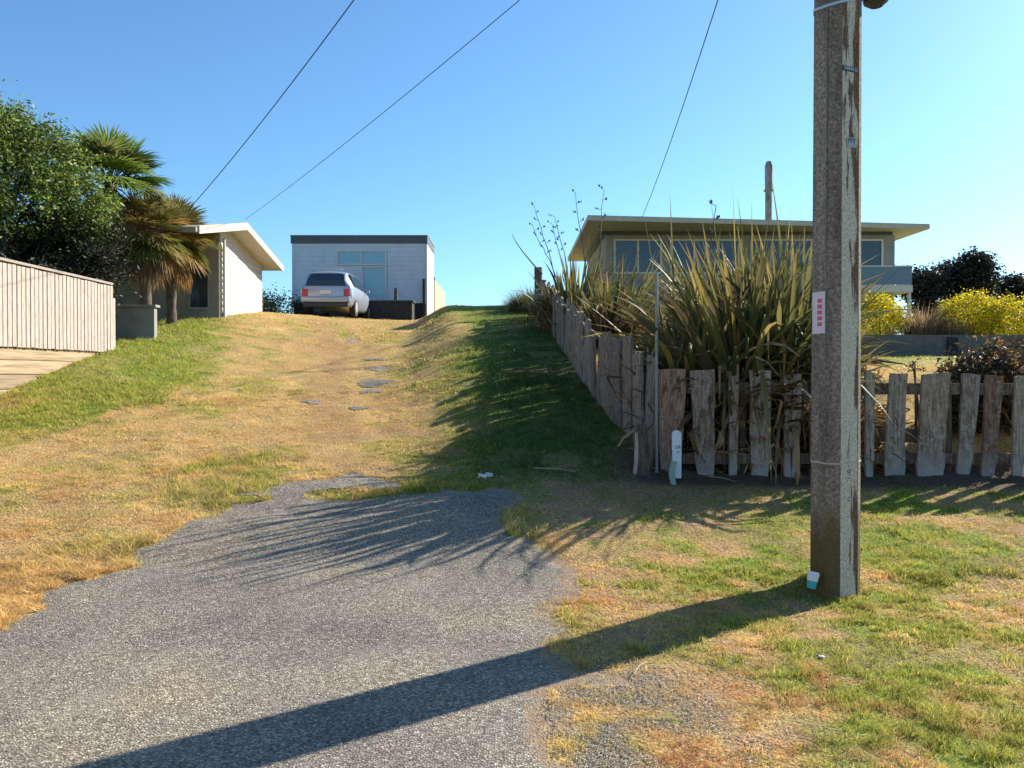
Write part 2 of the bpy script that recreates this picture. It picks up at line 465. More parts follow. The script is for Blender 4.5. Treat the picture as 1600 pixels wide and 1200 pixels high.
def concrete_mat(name, base, moss=True):
    m, nt, p = newmat(name)
    tc = N(nt, 'ShaderNodeTexCoord')
    n1 = N(nt, 'ShaderNodeTexNoise'); n1.inputs['Scale'].default_value = 45; n1.inputs['Detail'].default_value = 6; n1.inputs['Roughness'].default_value = .8
    nt.links.new(tc.outputs['Object'], n1.inputs['Vector'])
    r = ramp(nt, n1.outputs[0], [(.32, tuple(c * .35 for c in base)), (.5, base), (.68, tuple(min(1, c * 2.1) for c in base))])
    n2 = N(nt, 'ShaderNodeTexNoise'); n2.inputs['Scale'].default_value = 5; n2.inputs['Detail'].default_value = 4
    mp = N(nt, 'ShaderNodeMapping'); mp.inputs['Scale'].default_value = (1.6, 1.6, .22)
    nt.links.new(tc.outputs['Object'], mp.inputs[0]); nt.links.new(mp.outputs[0], n2.inputs['Vector'])
    r2 = ramp(nt, n2.outputs[0], [(.35, (.6, .58, .56)), (.65, (1.15, 1.13, 1.1))])
    mx = N(nt, 'ShaderNodeMix', data_type='RGBA', blend_type='MULTIPLY'); mx.inputs[0].default_value = 1
    nt.links.new(r.outputs[0], mx.inputs[6]); nt.links.new(r2.outputs[0], mx.inputs[7])
    sx = N(nt, 'ShaderNodeSeparateXYZ'); nt.links.new(tc.outputs['Object'], sx.inputs[0])
    md = N(nt, 'ShaderNodeMath', operation='MULTIPLY_ADD'); md.inputs[1].default_value = -.9; nt.links.new(n2.outputs[0], md.inputs[0]); nt.links.new(sx.outputs[2], md.inputs[2])
    br = ramp(nt, md.outputs[0], [(.0, (.8, .8, .8)), (.16, (0, 0, 0))])
    m4 = N(nt, 'ShaderNodeMix', data_type='RGBA'); nt.links.new(br.outputs[0], m4.inputs[0])
    nt.links.new(mx.outputs[2], m4.inputs[6]); m4.inputs[7].default_value = (.12, .085, .025, 1)
    nt.links.new(m4.outputs[2], p.inputs['Base Color'])
    p.inputs['Roughness'].default_value = .92; p.inputs['Specular IOR Level'].default_value = .2
    b = N(nt, 'ShaderNodeBump'); b.inputs['Strength'].default_value = .8; b.inputs['Distance'].default_value = .008
    nt.links.new(n1.outputs[0], b.inputs['Height']); nt.links.new(b.outputs[0], p.inputs['Normal'])
    return m

def pole_face_mat():
    m, nt, p = newmat('pale_render_peeling_to_rust_brown')
    tc = N(nt, 'ShaderNodeTexCoord'); mp = N(nt, 'ShaderNodeMapping'); mp.inputs['Scale'].default_value = (9, 9, 1.1)
    nt.links.new(tc.outputs['Object'], mp.inputs[0])
    n1 = N(nt, 'ShaderNodeTexNoise'); n1.inputs['Scale'].default_value = 1.3; n1.inputs['Detail'].default_value = 9; n1.inputs['Roughness'].default_value = .62
    nt.links.new(mp.outputs[0], n1.inputs['Vector'])
    nf = N(nt, 'ShaderNodeTexNoise'); nf.inputs['Scale'].default_value = 60; nf.inputs['Detail'].default_value = 5
    nt.links.new(tc.outputs['Object'], nf.inputs['Vector'])
    pale = ramp(nt, nf.outputs[0], [(.3, (.32, .29, .23)), (.5, (.50, .46, .37)), (.7, (.64, .59, .48))])
    brown = ramp(nt, nf.outputs[0], [(.3, (.06, .036, .02)), (.6, (.17, .10, .06)), (.8, (.26, .18, .12))])
    # the rightmost edge of the face is where it peeled most; x grows along the face
    sx = N(nt, 'ShaderNodeSeparateXYZ'); nt.links.new(tc.outputs['Object'], sx.inputs[0])
    ex = N(nt, 'ShaderNodeMapRange'); ex.inputs[1].default_value = .045; ex.inputs[2].default_value = .09; ex.inputs[3].default_value = 0; ex.inputs[4].default_value = .15
    nt.links.new(sx.outputs[0], ex.inputs[0])
    zz = N(nt, 'ShaderNodeMapRange'); zz.inputs[1].default_value = 2.2; zz.inputs[2].default_value = 3.6; zz.inputs[3].default_value = -.03; zz.inputs[4].default_value = .065
    nt.links.new(sx.outputs[2], zz.inputs[0])
    a = N(nt, 'ShaderNodeMath', operation='ADD'); nt.links.new(n1.outputs[0], a.inputs[0]); nt.links.new(ex.outputs[0], a.inputs[1])
    a2 = N(nt, 'ShaderNodeMath', operation='ADD'); nt.links.new(a.outputs[0], a2.inputs[0]); nt.links.new(zz.outputs[0], a2.inputs[1])
    mk = ramp(nt, a2.outputs[0], [(.565, (0, 0, 0)), (.60, (1, 1, 1))])
    mx = N(nt, 'ShaderNodeMix', data_type='RGBA'); nt.links.new(mk.outputs[0], mx.inputs[0])
    nt.links.new(pale.outputs[0], mx.inputs[6]); nt.links.new(brown.outputs[0], mx.inputs[7])
    nt.links.new(mx.outputs[2], p.inputs['Base Color']); p.inputs['Roughness'].default_value = .9
    b = N(nt, 'ShaderNodeBump'); b.inputs['Strength'].default_value = .6; b.inputs['Distance'].default_value = .006
    nt.links.new(mk.outputs[0], b.inputs['Height']); b.invert = True
    b2 = N(nt, 'ShaderNodeBump'); b2.inputs['Strength'].default_value = .3; b2.inputs['Distance'].default_value = .004
    nt.links.new(nf.outputs[0], b2.inputs['Height']); nt.links.new(b.outputs[0], b2.inputs['Normal'])
    nt.links.new(b2.outputs[0], p.inputs['Normal'])
    return m

M_ground = ground_mat()
M_asph = asphalt_mat()
M_leaf = foliage('leaf', .35, .55, .4)
M_grass = foliage('grass_blade', .45, .7, .15)
M_dead = foliage('dead_leaf', .15, .8, .15)
M_bark = noisy('bark', [(.05, .04, .03), (.12, .09, .07), (.2, .16, .12)], 20, (1, 1, .3), .95, .8)
M_drift = wood_mat('driftwood', [(.07, .055, .044), (.23, .19, .155), (.40, .35, .30), (.56, .51, .45)], .6, (.40, .41, .41), .0)
M_reddish = wood_mat('reddish_weathered_slab', [(.07, .045, .036), (.23, .14, .105), (.38, .25, .19), (.50, .38, .31)], .45, (.36, .36, .36), .0)
M_rail = wood_mat('brown_rail', [(.05, .04, .03), (.13, .105, .085), (.22, .18, .15), (.3, .26, .22)], .2)
M_driftside = wood_mat('grey_driftwood', [(.06, .05, .044), (.19, .165, .145), (.33, .30, .265), (.46, .43, .39)], .3)
M_paling = wood_mat('pale_pine_paling', [(.24, .21, .18), (.40, .36, .32), (.52, .48, .44)], mottle=.3)
M_paling_far = wood_mat('cream_pine_paling', [(.50, .40, .27), (.62, .52, .38), (.72, .63, .5)])
M_sleeper = noisy('treated_pine_sleeper', [(.20, .15, .095), (.35, .27, .175), (.46, .38, .26)], 3.2, (1, .25, 5), .85, .6, 24)
_nt = M_sleeper.node_tree; _p = _nt.nodes['Principled BSDF']; _src = _p.inputs['Base Color'].links[0].from_socket
_oi = N(_nt, 'ShaderNodeObjectInfo'); _rr = ramp(_nt, _oi.outputs['Random'], [(0, (.62, .60, .58)), (.4, (.9, .86, .8)), (.7, (1.1, 1.05, .98)), (1, (.78, .78, .8))])
_mx = N(_nt, 'ShaderNodeMix', data_type='RGBA', blend_type='MULTIPLY'); _mx.inputs[0].default_value = 1
_nt.links.new(_src, _mx.inputs[6]); _nt.links.new(_rr.outputs[0], _mx.inputs[7]); _nt.links.new(_mx.outputs[2], _p.inputs['Base Color'])
M_conc = concrete_mat('dark_exposed_concrete', (.22, .19, .155))
M_face = pole_face_mat()
M_steel = plain('galvanised_steel', (.26, .27, .28), .6, .3)
M_dark = plain('dark_plastic', (.03, .03, .035), .5)
M_wire = plain('black_cable', (.012, .012, .014), .6)
M_white = noisy('white_paint', [(.52, .49, .44), (.60, .57, .52)], 3, rough=.6, bump=.05)
M_glass = plain('window_glass', (.03, .045, .06), .08, 0, .8)
M_palebl = noisy('pale_blue_grey_cladding', [(.44, .50, .56), (.53, .59, .65)], 2, rough=.6, bump=.05)
M_greywall = noisy('grey_render', [(.22, .205, .185), (.31, .29, .265)], 4, rough=.8, bump=.1)
M_fascia = plain('charcoal_fascia', (.06, .07, .085), .5)
M_roof = noisy('cream_roof_board', [(.40, .36, .29), (.50, .46, .38)], 4, rough=.7, bump=.1)
M_dirt = noisy('dark_skirting', [(.02, .02, .022), (.05, .048, .045)], 8, rough=.9)

# ------------------------------------------------------------------ colour of the turf
G_DEEP = np.array((.05, .095, .018)); G_MID = np.array((.23, .30, .04)); G_YEL = np.array((.56, .52, .085))
STRAW = np.array((.85, .61, .25)); TAN = np.array((.62, .39, .165)); RUST = np.array((.44, .20, .08)); THATCH = np.array((.46, .28, .17))

def turf(x, y):
    """weights: green 0..1, rust 0..1, density 0..1, length m"""
    x = np.asarray(x, float); y = np.asarray(y, float)
    n1 = fbm(x, y, .55, 31, 3); n2 = fbm(x, y, 2.3, 35, 3); n3 = fbm(x, y, .9, 41, 2); n4 = fbm(x, y, 7, 45, 2)
    # driveway: dry, greener on the far left bank and in the shaded right half
    xl = np.interp(y, [5, 10, 12, 14, 17, 20, 26, 34], [-9, -6.6, -5.9, -5.5, -6.0, -7.2, -9, -12])
    g_left = sst(xl + .7, xl - .7, x) * sst(8, 10.5, y)
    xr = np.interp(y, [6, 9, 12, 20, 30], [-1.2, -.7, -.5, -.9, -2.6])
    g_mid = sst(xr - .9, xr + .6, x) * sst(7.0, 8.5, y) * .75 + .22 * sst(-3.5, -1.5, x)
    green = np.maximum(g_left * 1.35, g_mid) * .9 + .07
    # verge on the right
    ver = sst(.2, .5, x) * sst(9.2, 8.9, y)
    edge = np.clip(poly_sd(x, y, POLY) * -1, 0, 3)
    g_ver = .12 + .60 * sst(.15, 1.2, edge)
    green = green * (1 - ver) + g_ver * ver
    # lawn behind the fence
    yard = sst(9.4, 9.8, y) * (x > xfence(y) + .1)
    g_yard = np.interp(y, [9.4, 11.5, 13, 16, 20, 40], [.2, .35, .12, .3, .9, .5])
    green = green * (1 - yard) + g_yard * yard
    n5 = fbm(x, y, 4.2, 47, 3)
    green = np.clip(green + (n1 - .5) * (1.0 - .5 * ver) + (n2 - .5) * 1.2 + (n5 - .5) * (1.0 + 1.2 * ver), 0, 1)
    rust = np.clip((fbm(x, y, 1.6, 51, 3) - .48) * 3.5, 0, 1) * (1 - .9 * sst(-1.9, -3.2, x) * sst(7.5, 6.0, y)) * (.25 + .75 * ver * sst(1.8, .2, edge)) * (1 - green)
    # crust of thatch and bare soil
    bare = sst(.54, .66, fbm(x, y, 1.5, 61, 4) + .05 * ver - .02 + (fbm(x, y, 6, 65, 2) - .5) * .25)
    grit = sst(.44, .60, fbm(x, y, 2.6, 95, 3)) * sst(1.7, .4, x - (y - 3.4) * -.2) * sst(5.0, 4.5, y) * sst(-.1, .1, x)
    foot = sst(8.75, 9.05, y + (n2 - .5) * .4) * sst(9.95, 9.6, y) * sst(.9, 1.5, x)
    near_gate = sst(1.6, .3, np.hypot((x - 1.3) / 1.6, (y - 8.3) / .8))
    dens = 1 - (.45 + .12 * ver) * bare
    xt = np.interp(y, [8, 9.5, 12.3, 19.5, 25], [-1.5, -1.8, -2.85, -4.1, -6.0]) + (fbm(x, y, .7, 88, 2) - .5) * .5
    rut = np.exp(-((x - xt) / .38) ** 2) * sst(8.2, 9.4, y) * sst(27, 22, y)
    xt2 = np.interp(y, [9.5, 12.3, 19.5, 25], [-.9, -1.9, -3.3, -5.0])
    rut = np.maximum(rut, .7 * np.exp(-((x - xt2) / .3) ** 2) * sst(9, 11, y) * sst(27, 22, y)) * sst(.3, .55, fbm(x, y, 1.8, 89, 3) + .08)
    dens = dens * (1 - .45 * rut); green = green * (1 - .6 * rut); rust = np.maximum(rust, rut * .5)
    dens = dens * (1 - .55 * near_gate) * (1 - .93 * foot) * (1 - .5 * grit)
    dens = dens * (1 - .55 * (1 - green) * ver * sst(.42, .6, n4)) * (1 - .55 * ver * sst(1.5, .1, edge) * sst(.40, .56, n2 * .6 + n4 * .4))
    length = (.010 + .010 * n3 + .012 * green + .022 * np.clip(fbm(x, y, 5.5, 67, 2) - .5, 0, 1)) * (1 - .15 * ver)
    straw_l = sst(-1.9, -3.2, x) * sst(7.5, 6.0, y)          # long dry grass bottom left
    length = length + straw_l * .05 * n2
    length = length + g_left * .02 + np.clip(n1 - .62, 0, 1) * .12
    green = green * (1 - .9 * straw_l)
    return green, rust, dens, length, bare, straw_l

def mixc(a, b, t):
    return a * (1 - t[:, None]) + b * t[:, None]

def ground_col(x, y):
    green, rust, dens, length, bare, sl = turf(x, y)
    o = np.ones(len(x))
    dry = mixc(np.outer(o, TAN * .75), np.outer(o, STRAW * .62), np.clip(fbm(x, y, 1.1, 71, 2) * 1.3 - .2, 0, 1))
    c = mixc(dry, np.outer(o, G_MID * .8), np.clip(green * 1.1 - .1, 0, 1))
    c = mixc(c, np.outer(o, G_DEEP * .9), sst(-1.6, .2, x) * sst(7.6, 9.4, y) * sst(40, 34, y) * .75 * (x < xfence(y)))  # same shaded band painted into the ground as a darker green
    c = mixc(c, np.outer(o, RUST * .8), rust * .8)
    vv = sst(.2, .5, x) * sst(9.2, 8.9, y)
    c = mixc(c, mixc(np.outer(o, np.array((.36, .245, .13))), np.outer(o, THATCH * .66), vv), np.clip(1 - dens, 0, 1) * .9)
    gt = sst(.44, .60, fbm(x, y, 2.6, 95, 3)) * sst(1.7, .4, x - (y - 3.4) * -.2) * sst(5.0, 4.5, y) * sst(-.1, .1, x)
    c = mixc(c, np.outer(o, np.array((.21, .185, .15))), gt * .85)
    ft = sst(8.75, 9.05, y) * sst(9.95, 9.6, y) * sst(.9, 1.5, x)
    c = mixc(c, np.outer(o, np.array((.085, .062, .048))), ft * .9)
    far = sst(60, 100, y)
    c = mixc(c, np.outer(o, np.array((.10, .11, .05))), far)
    return c

# ------------------------------------------------------------------ ground sheet
def axis(parts):
    out = []
    for a, b, s in parts:
        out += list(np.arange(a, b - 1e-6, s))
    return np.array(out + [parts[-1][1]])
gx = axis([(-600, -100, 60), (-100, -30, 7), (-30, -13, .8), (-13, -8.12, .2), (-8.12, -8.0, .03), (-8.0, 8, .07), (8, 20, .25), (20, 60, 3), (60, 600, 50)])
gy = axis([(-120, -12, 12), (-12, 2, .5), (2, 11, .06), (11, 20.1, .12), (20.1, 20.28, .03), (20.28, 46, .25), (46, 100, 2), (100, 700, 30)])
GX, GY = np.meshgrid(gx, gy)
xf, yf = GX.ravel(), GY.ravel()
V = np.stack([xf, yf, H(xf, yf)], 1)
nx, ny = len(gx), len(gy)
ii = (np.arange(ny - 1)[:, None] * nx + np.arange(nx - 1)[None, :]).ravel()
Fq = np.stack([ii, ii + 1, ii + nx + 1, ii + nx], 1)
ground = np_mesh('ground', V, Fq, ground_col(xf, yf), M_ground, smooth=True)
tag(ground, kind='structure')

# sealed driveway: fine sheet with a ragged edge lying on the ground
def sheet(x0, x1, y0, y1, st):
    ax = np.arange(x0, x1, st); ay = np.arange(y0, y1, st)
    X, Y_ = np.meshgrid(ax, ay); X = X.ravel(); Y_ = Y_.ravel()
    a = asph(X, Y_)
    n = len(ax)
    i = (np.arange(len(ay) - 1)[:, None] * n + np.arange(n - 1)[None, :]).ravel()
    Q = np.stack([i, i + 1, i + n + 1, i + n], 1)
    keep = (a[Q] > 0).all(1)
    Q = Q[keep]
    used = np.unique(Q); mp = -np.ones(len(X), int); mp[used] = np.arange(len(used))
    edge = np.clip(a[used] / .16, 0, 1)
    z = H(X[used], Y_[used]) + .002 + .003 * edge + .006 * sst(7, 11, Y_[used])
    dirt = np.clip(1 - a[used] / .26, 0, 1) ** 1.2 * (.35 + .65 * sst(-1.5, .5, X[used]))
    return np.stack([X[used], Y_[used], z], 1), mp[Q], np.repeat(dirt[:, None], 3, 1)
V1, Q1, D1 = sheet(-9.0, 3.0, 2.2, 10.0, .03)
V2, Q2, D2 = sheet(-4.2, -1.0, 10.0, 27.0, .05)
V3, Q3, D3 = sheet(-16, 16, -9, 2.2 + .01, .2)
drive = np_mesh('driveway', np.concatenate([V1, V2, V3]), np.concatenate([Q1, Q2 + len(V1), Q3 + len(V1) + len(V2)]), np.concatenate([D1, D2, D3 * 0]), M_asph, smooth=True)
tag(drive, kind='structure')

# ------------------------------------------------------------------ grass blades
def blades(P, h, lean, w, col, tipcol, seg2=False):
    """P (n,3), h (n), lean (n,2) horizontal offset of the tip, w (n)"""
    n = len(P)
    an = NP.uniform(0, math.pi, n)
    sx = np.cos(an) * w / 2; sy = np.sin(an) * w / 2
    if not seg2:
        V = np.zeros((n, 3, 3), np.float32)
        V[:, 0] = P; V[:, 1] = P; V[:, 2] = P
        V[:, 0, 0] -= sx; V[:, 0, 1] -= sy; V[:, 1, 0] += sx; V[:, 1, 1] += sy
        V[:, 2, 0] += lean[:, 0]; V[:, 2, 1] += lean[:, 1]; V[:, 2, 2] += h
        c = np.zeros((n, 3, 3), np.float32); c[:, 0] = col; c[:, 1] = col; c[:, 2] = tipcol
        return V.reshape(-1, 3), [np.arange(n * 3).reshape(n, 3)], c.reshape(-1, 3)
    V = np.zeros((n, 5, 3), np.float32)
    for k in range(5): V[:, k] = P
    V[:, 0, 0] -= sx; V[:, 0, 1] -= sy; V[:, 1, 0] += sx; V[:, 1, 1] += sy
    mx, my = lean[:, 0] * .35, lean[:, 1] * .35
    V[:, 2, 0] += mx + sx * .8; V[:, 2, 1] += my + sy * .8; V[:, 2, 2] += h * .65
    V[:, 3, 0] += mx - sx * .8; V[:, 3, 1] += my - sy * .8; V[:, 3, 2] += h * .65
    V[:, 4, 0] += lean[:, 0]; V[:, 4, 1] += lean[:, 1]; V[:, 4, 2] += h
    c = np.zeros((n, 5, 3), np.float32)
    c[:, 0] = col * .9; c[:, 1] = col * .9; c[:, 2] = (col + tipcol) / 2; c[:, 3] = c[:, 2]; c[:, 4] = tipcol
    b = np.arange(n)[:, None] * 5
    return V.reshape(-1, 3), [b + np.array([[0, 1, 2, 3]]), b + np.array([[3, 2, 4]])], c.reshape(-1, 3)

def scatter(n, y0, y1, power, m=.68):
    """points over the visible wedge, density ~ y^-power"""
    yy = np.linspace(y0, y1, 400); pdf = yy ** (1 - power); cdf = np.cumsum(pdf); cdf /= cdf[-1]
    y = np.interp(NP.uniform(0, 1, n), cdf, yy)
    x = NP.uniform(-m, m, n) * y
    return x, y

def grow(x, y, allow_yard):
    a = asph(x, y)
    green, rust, dens, length, bare, sl = turf(x, y)
    inyard = (y > 9.45) & (x > xfence(y) + .05)
    clump = fbm(x, y, 14, 81, 2)
    keep = (a < .008 + .16 * NP.uniform(0, 1, len(x)) ** 4 * (fbm(x, y, 3.3, 91, 2) > .47)) & (NP.uniform(0, 1, len(x)) < dens * np.clip((clump - .22) * 2.2, .12, 1)) & (inyard == allow_yard)
    keep &= ~((x < -7.95) & (y < 16.3))
    length = length * (.35 + 1.35 * clump)
    x, y, green, rust, length, sl, bare = (q[keep] for q in (x, y, green, rust, length, sl, bare))
    n = len(x)
    dist = np.hypot(x, y)
    shade_tone = sst(-1.6, .2, x) * sst(7.6, 9.4, y) * (not allow_yard)  # shade beside the slab fence, painted into the blade colours
    P = np.stack([x, y, H(x, y) - .004], 1)
    u = NP.uniform(0, 1, n)
    is_g = u < green * .95
    o = np.ones(n)
    t = NP.uniform(0, 1, n)
    gcol = mixc(np.outer(o, G_MID), np.outer(o, G_YEL), t * .85)
    deep = NP.uniform(0, 1, n) < .14 * green + .85 * shade_tone
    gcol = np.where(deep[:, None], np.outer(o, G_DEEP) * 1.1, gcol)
    dcol = mixc(np.outer(o, TAN), np.outer(o, STRAW), NP.uniform(0, 1, n) ** .8)
    dcol = mixc(dcol, np.outer(o, RUST * 1.2), np.clip(rust * NP.uniform(.4, 1.3, n) + .5 * (1 - sl) * sst(.48, .66, fbm(x, y, 2.0, 53, 3)), 0, 1))
    is_g = is_g | (NP.uniform(0, 1, n) < .6 * shade_tone)
    dcol = dcol * (1 - .55 * shade_tone)[:, None]
    col = np.where(is_g[:, None], gcol, dcol) * NP.uniform(.75, 1.2, n)[:, None]
    col = col * (.58 + .85 * fbm(x, y * 1.7, 5.5, 97, 3))[:, None]
    tip = mixc(col, np.outer(o, STRAW * .95), NP.uniform(0, .5, n) * (1 - .8 * shade_tone))
    h = length * NP.uniform(.45, 1.5, n)
    an = NP.uniform(0, 2 * math.pi, n)
    lr = h * NP.uniform(.3, 1.5, n) + sl * .04
    lean = np.stack([np.cos(an) * lr, np.sin(an) * lr], 1)
    w = .0034 * np.clip(dist / 5.0, .8, 6) * NP.uniform(.7, 1.4, n)
    return P, h, lean, w, col, tip

def merge(parts):
    Vs = []; Fs = {}; Cs = []; b = 0
    for V, fl, c in parts:
        Vs.append(V); Cs.append(c)
        for f in fl: Fs.setdefault(f.shape[1], []).append(f + b)
        b += len(V)
    return np.concatenate(Vs), [np.concatenate(Fs[k]) for k in sorted(Fs)], np.concatenate(Cs)

pp = []
x, y = scatter(420000, 3.1, 6.5, .6)
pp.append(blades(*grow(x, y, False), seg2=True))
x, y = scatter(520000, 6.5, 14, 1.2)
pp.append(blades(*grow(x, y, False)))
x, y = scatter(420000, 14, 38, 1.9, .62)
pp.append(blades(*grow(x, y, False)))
# loose tufts along the seal's edge
k = NP.uniform(0, 1, 60000)
x, y = scatter(200000, 3.1, 9.5, .8)
a = asph(x, y); kk = (a < .02) & (a > -.10)
x, y = x[kk], y[kk]
P, h, lean, w, col, tip = grow(x, y, False)
pp.append(blades(P, h * 1.7, lean * 1.6, w, col, tip, True))
Vv, Ff, Cc = merge(pp)
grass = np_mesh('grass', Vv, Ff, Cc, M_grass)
tag(grass, 'short sunburnt grass on the driveway bank and the verge', 'grass', kind='stuff')

pp = []
x = NP.uniform(1.2, 10.5, 120000); y = NP.uniform(9.5, 15, 120000)
pp.append(blades(*grow(x, y, True)))
x, y = scatter(160000, 14, 40, 1.6, .66); pp.append(blades(*grow(x, y, True)))
Vv, Ff, Cc = merge(pp)
lawn = np_mesh('lawn_grass', Vv, Ff, Cc, M_grass)
tag(lawn, 'parched lawn grass behind the driftwood picket fence', 'grass', kind='stuff')

# fallen straw and dead leaves lying on the verge
n = 26000
x = NP.uniform(.1, 6.2, n); y = NP.uniform(3.2, 9.6, n)
kk = (asph(x, y) < .05) & (NP.uniform(0, 1, n) < np.clip(1.1 - turf(x, y)[0] * 1.3, .05, 1))
x, y = x[kk], y[kk]; n = len(x)
an = NP.uniform(0, 2 * math.pi, n); L_ = NP.uniform(.01, .06, n)
P = np.stack([x, y, H(x, y) + NP.uniform(.004, .02, n)], 1)
o = np.ones(n)
cc = mixc(np.outer(o, THATCH * 1.3), np.outer(o, STRAW * 1.1), NP.uniform(0, 1, n))
cc = mixc(cc, np.outer(o, RUST * 1.2), (NP.uniform(0, 1, n) < .3) * .8)
Vv, Ff, Cc = blades(P, NP.uniform(-.004, .01, n), np.stack([np.cos(an) * L_, np.sin(an) * L_], 1), NP.uniform(.002, .006, n), cc, cc)
lit = np_mesh('dry_litter', Vv, Ff, Cc, M_dead)
tag(lit, 'dry straw and leaf litter scattered over the bare brown verge', 'leaf litter', kind='stuff')

# ------------------------------------------------------------------ leaf builders
def strips(cen, side, col, fold=None):
    """cen, side (n,s,3): ribbons; fold (n,s,3) offset of the midrib (V-shaped leaf)"""
    n, s, _ = cen.shape
    if fold is None:
        V = np.stack([cen - side, cen + side], 2).reshape(-1, 3)
        k = 2
    else:
        V = np.stack([cen - side, cen + fold, cen + side], 2).reshape(-1, 3); k = 3
    b = (np.arange(n)[:, None] * s + np.arange(s - 1)[None, :]).ravel() * k
    Q = [np.stack([b + j, b + j + 1, b + k + j + 1, b + k + j], 1) for j in range(k - 1)]
    if col.ndim == 2: col = np.repeat(col[:, None], s, 1)
    Cc = np.repeat(col[:, :, None], k, 2).reshape(-1, 3)
    return V, [np.concatenate(Q)], Cc

def leafcloud(Cn, size, asp, cols, up=.35, out=None):
    """one folded-diamond leaf per centre"""
    n = len(Cn)
    d = NP.normal(size=(n, 3)); d[:, 2] = d[:, 2] * .6
    if out is not None: d += out * .9
    d /= np.linalg.norm(d, axis=1)[:, None]
    r = NP.normal(size=(n, 3)); r[:, 2] *= 1 - up
    s = np.cross(d, r); s /= np.linalg.norm(s, axis=1)[:, None] + 1e-9
    L = (size * NP.uniform(.6, 1.3, n))[:, None]
    nrm = np.cross(d, s)
    V = np.stack([Cn - d * L / 2, Cn + s * L * asp / 2 + nrm * L * .08, Cn + d * L / 2, Cn - s * L * asp / 2 + nrm * L * .08], 1).reshape(-1, 3)
    b = np.arange(n)[:, None] * 4
    return V, [np.concatenate([b + np.array([[0, 1, 2]]), b + np.array([[0, 2, 3]])])], np.repeat(cols, 4, 0)

def pick(pal, n, jit=.25):
    pal = np.array(pal)
    return pal[NP.integers(0, len(pal), n)] * NP.uniform(1 - jit, 1 + jit, n)[:, None]

def crown(blobs, nclump, per, cl_r, size, asp, pal, shell=.55):
    """clumps of leaves spread through ellipsoids (cx,cy,cz,rx,ry,rz)"""
    vol = np.array([b[3] * b[4] * b[5] for b in blobs]) ** (2 / 3.); vol /= vol.sum()
    which = NP.choice(len(blobs), nclump, p=vol)
    B = np.array(blobs)[which]
    d = NP.normal(size=(nclump, 3)); d /= np.linalg.norm(d, axis=1)[:, None]
    r = shell + (1.08 - shell) * NP.uniform(0, 1, nclump) ** .7
    cc = B[:, :3] + d * B[:, 3:] * r[:, None]
    tone = NP.uniform(.5, 1.35, nclump)
    Cn = np.repeat(cc, per, 0) + NP.normal(size=(nclump * per, 3)) * cl_r * np.repeat(NP.uniform(.6, 1.3, nclump), per)[:, None]
    cols = pick(pal, nclump * per) * np.repeat(tone, per)[:, None]
    return leafcloud(Cn, size, asp, cols, out=np.repeat(d, per, 0) * .6)

def limbs(base, top, ends, r0, seed):
    """tapered trunk and limbs"""
    R = random.Random(seed); mb = MB()
    base = Vector(base); top = Vector(top)
    pts = []
    for k in range(6):
        t = k / 5; p = base.lerp(top, t); p.x += R.uniform(-.05, .05) * (t > 0); p.y += R.uniform(-.05, .05) * (t > 0); pts.append(p)
    mb.tube(pts, [r0 * (1.15 - .55 * k / 5) for k in range(6)], 10)
    for e in ends:
        s = base.lerp(top, R.uniform(.45, 1)); e = Vector(e); q = []
        for k in range(5):
            t = k / 4; p = s.lerp(e, t); p.z += .18 * math.sin(t * math.pi) * (e - s).length * .3
            p.x += R.uniform(-.04, .04); q.append(p)
        mb.tube(q, [r0 * .5 * (1 - .8 * k / 4) for k in range(5)], 7)
    return mb

def broadleaf(name, loc, blobs, ncl, per, clr, size, asp, pal, label, cat, trunk_h, r0, group=None, shell=.5, seed=1):
    t = thing(name, loc, label, cat, group)
    mb = limbs(loc, (loc[0], loc[1], loc[2] + trunk_h), [b[:3] for b in blobs], r0, seed)
    mb.build('trunk', M_bark, t, smooth=True)
    V, Fl, Cc = crown(blobs, ncl, per, clr, size, asp, pal, shell)
    np_mesh('crown', V, Fl, Cc, M_leaf, t)
    return t

def shrub(name, loc, blobs, ncl, per, clr, size, asp, pal, label, cat='shrub', group=None, shell=.4):
    t = thing(name, loc, label, cat, group)
    mb = MB(); R = random.Random(int(loc[0] * 100))
    for b in blobs:
        for k in range(3):
            e = Vector(b[:3]) + Vector((R.uniform(-.5, .5) * b[3], R.uniform(-.5, .5) * b[4], R.uniform(0, .4) * b[5]))
            s = Vector(loc) + Vector((R.uniform(-.08, .08), R.uniform(-.08, .08), -.05))
            mid = s.lerp(e, .5) + Vector((0, 0, .08))
            mb.tube([s, mid, e], [.022, .014, .006], 6)
    mb.build('stem', M_bark, t)
    V, Fl, Cc = crown(blobs, ncl, per, clr, size, asp, pal, shell)
    np_mesh('foliage', V, Fl, Cc, M_leaf, t)
    return t

def curve_leaves(base, az, el0, droop, length, s=9, kink=None):
    """centrelines (n,s,3) of arching leaves"""
    n = len(az)
    t = np.linspace(0, 1, s)
    el = el0[:, None] - droop[:, None] * t[None, :] ** 1.8
    if kink is not None:
        el = el - (t[None, :] > kink[:, None]) * NP.uniform(1.2, 2.4, n)[:, None]
    ds = length[:, None] / (s - 1)
    hor = np.cos(el) * ds; ver = np.sin(el) * ds
    r = np.concatenate([np.zeros((n, 1)), np.cumsum(hor[:, :-1], 1)], 1)
    z = np.concatenate([np.zeros((n, 1)), np.cumsum(ver[:, :-1], 1)], 1)
    x = base[:, 0:1] + r * np.cos(az)[:, None]; y = base[:, 1:2] + r * np.sin(az)[:, None]
    return np.stack([x, y, base[:, 2:3] + z], 2), el

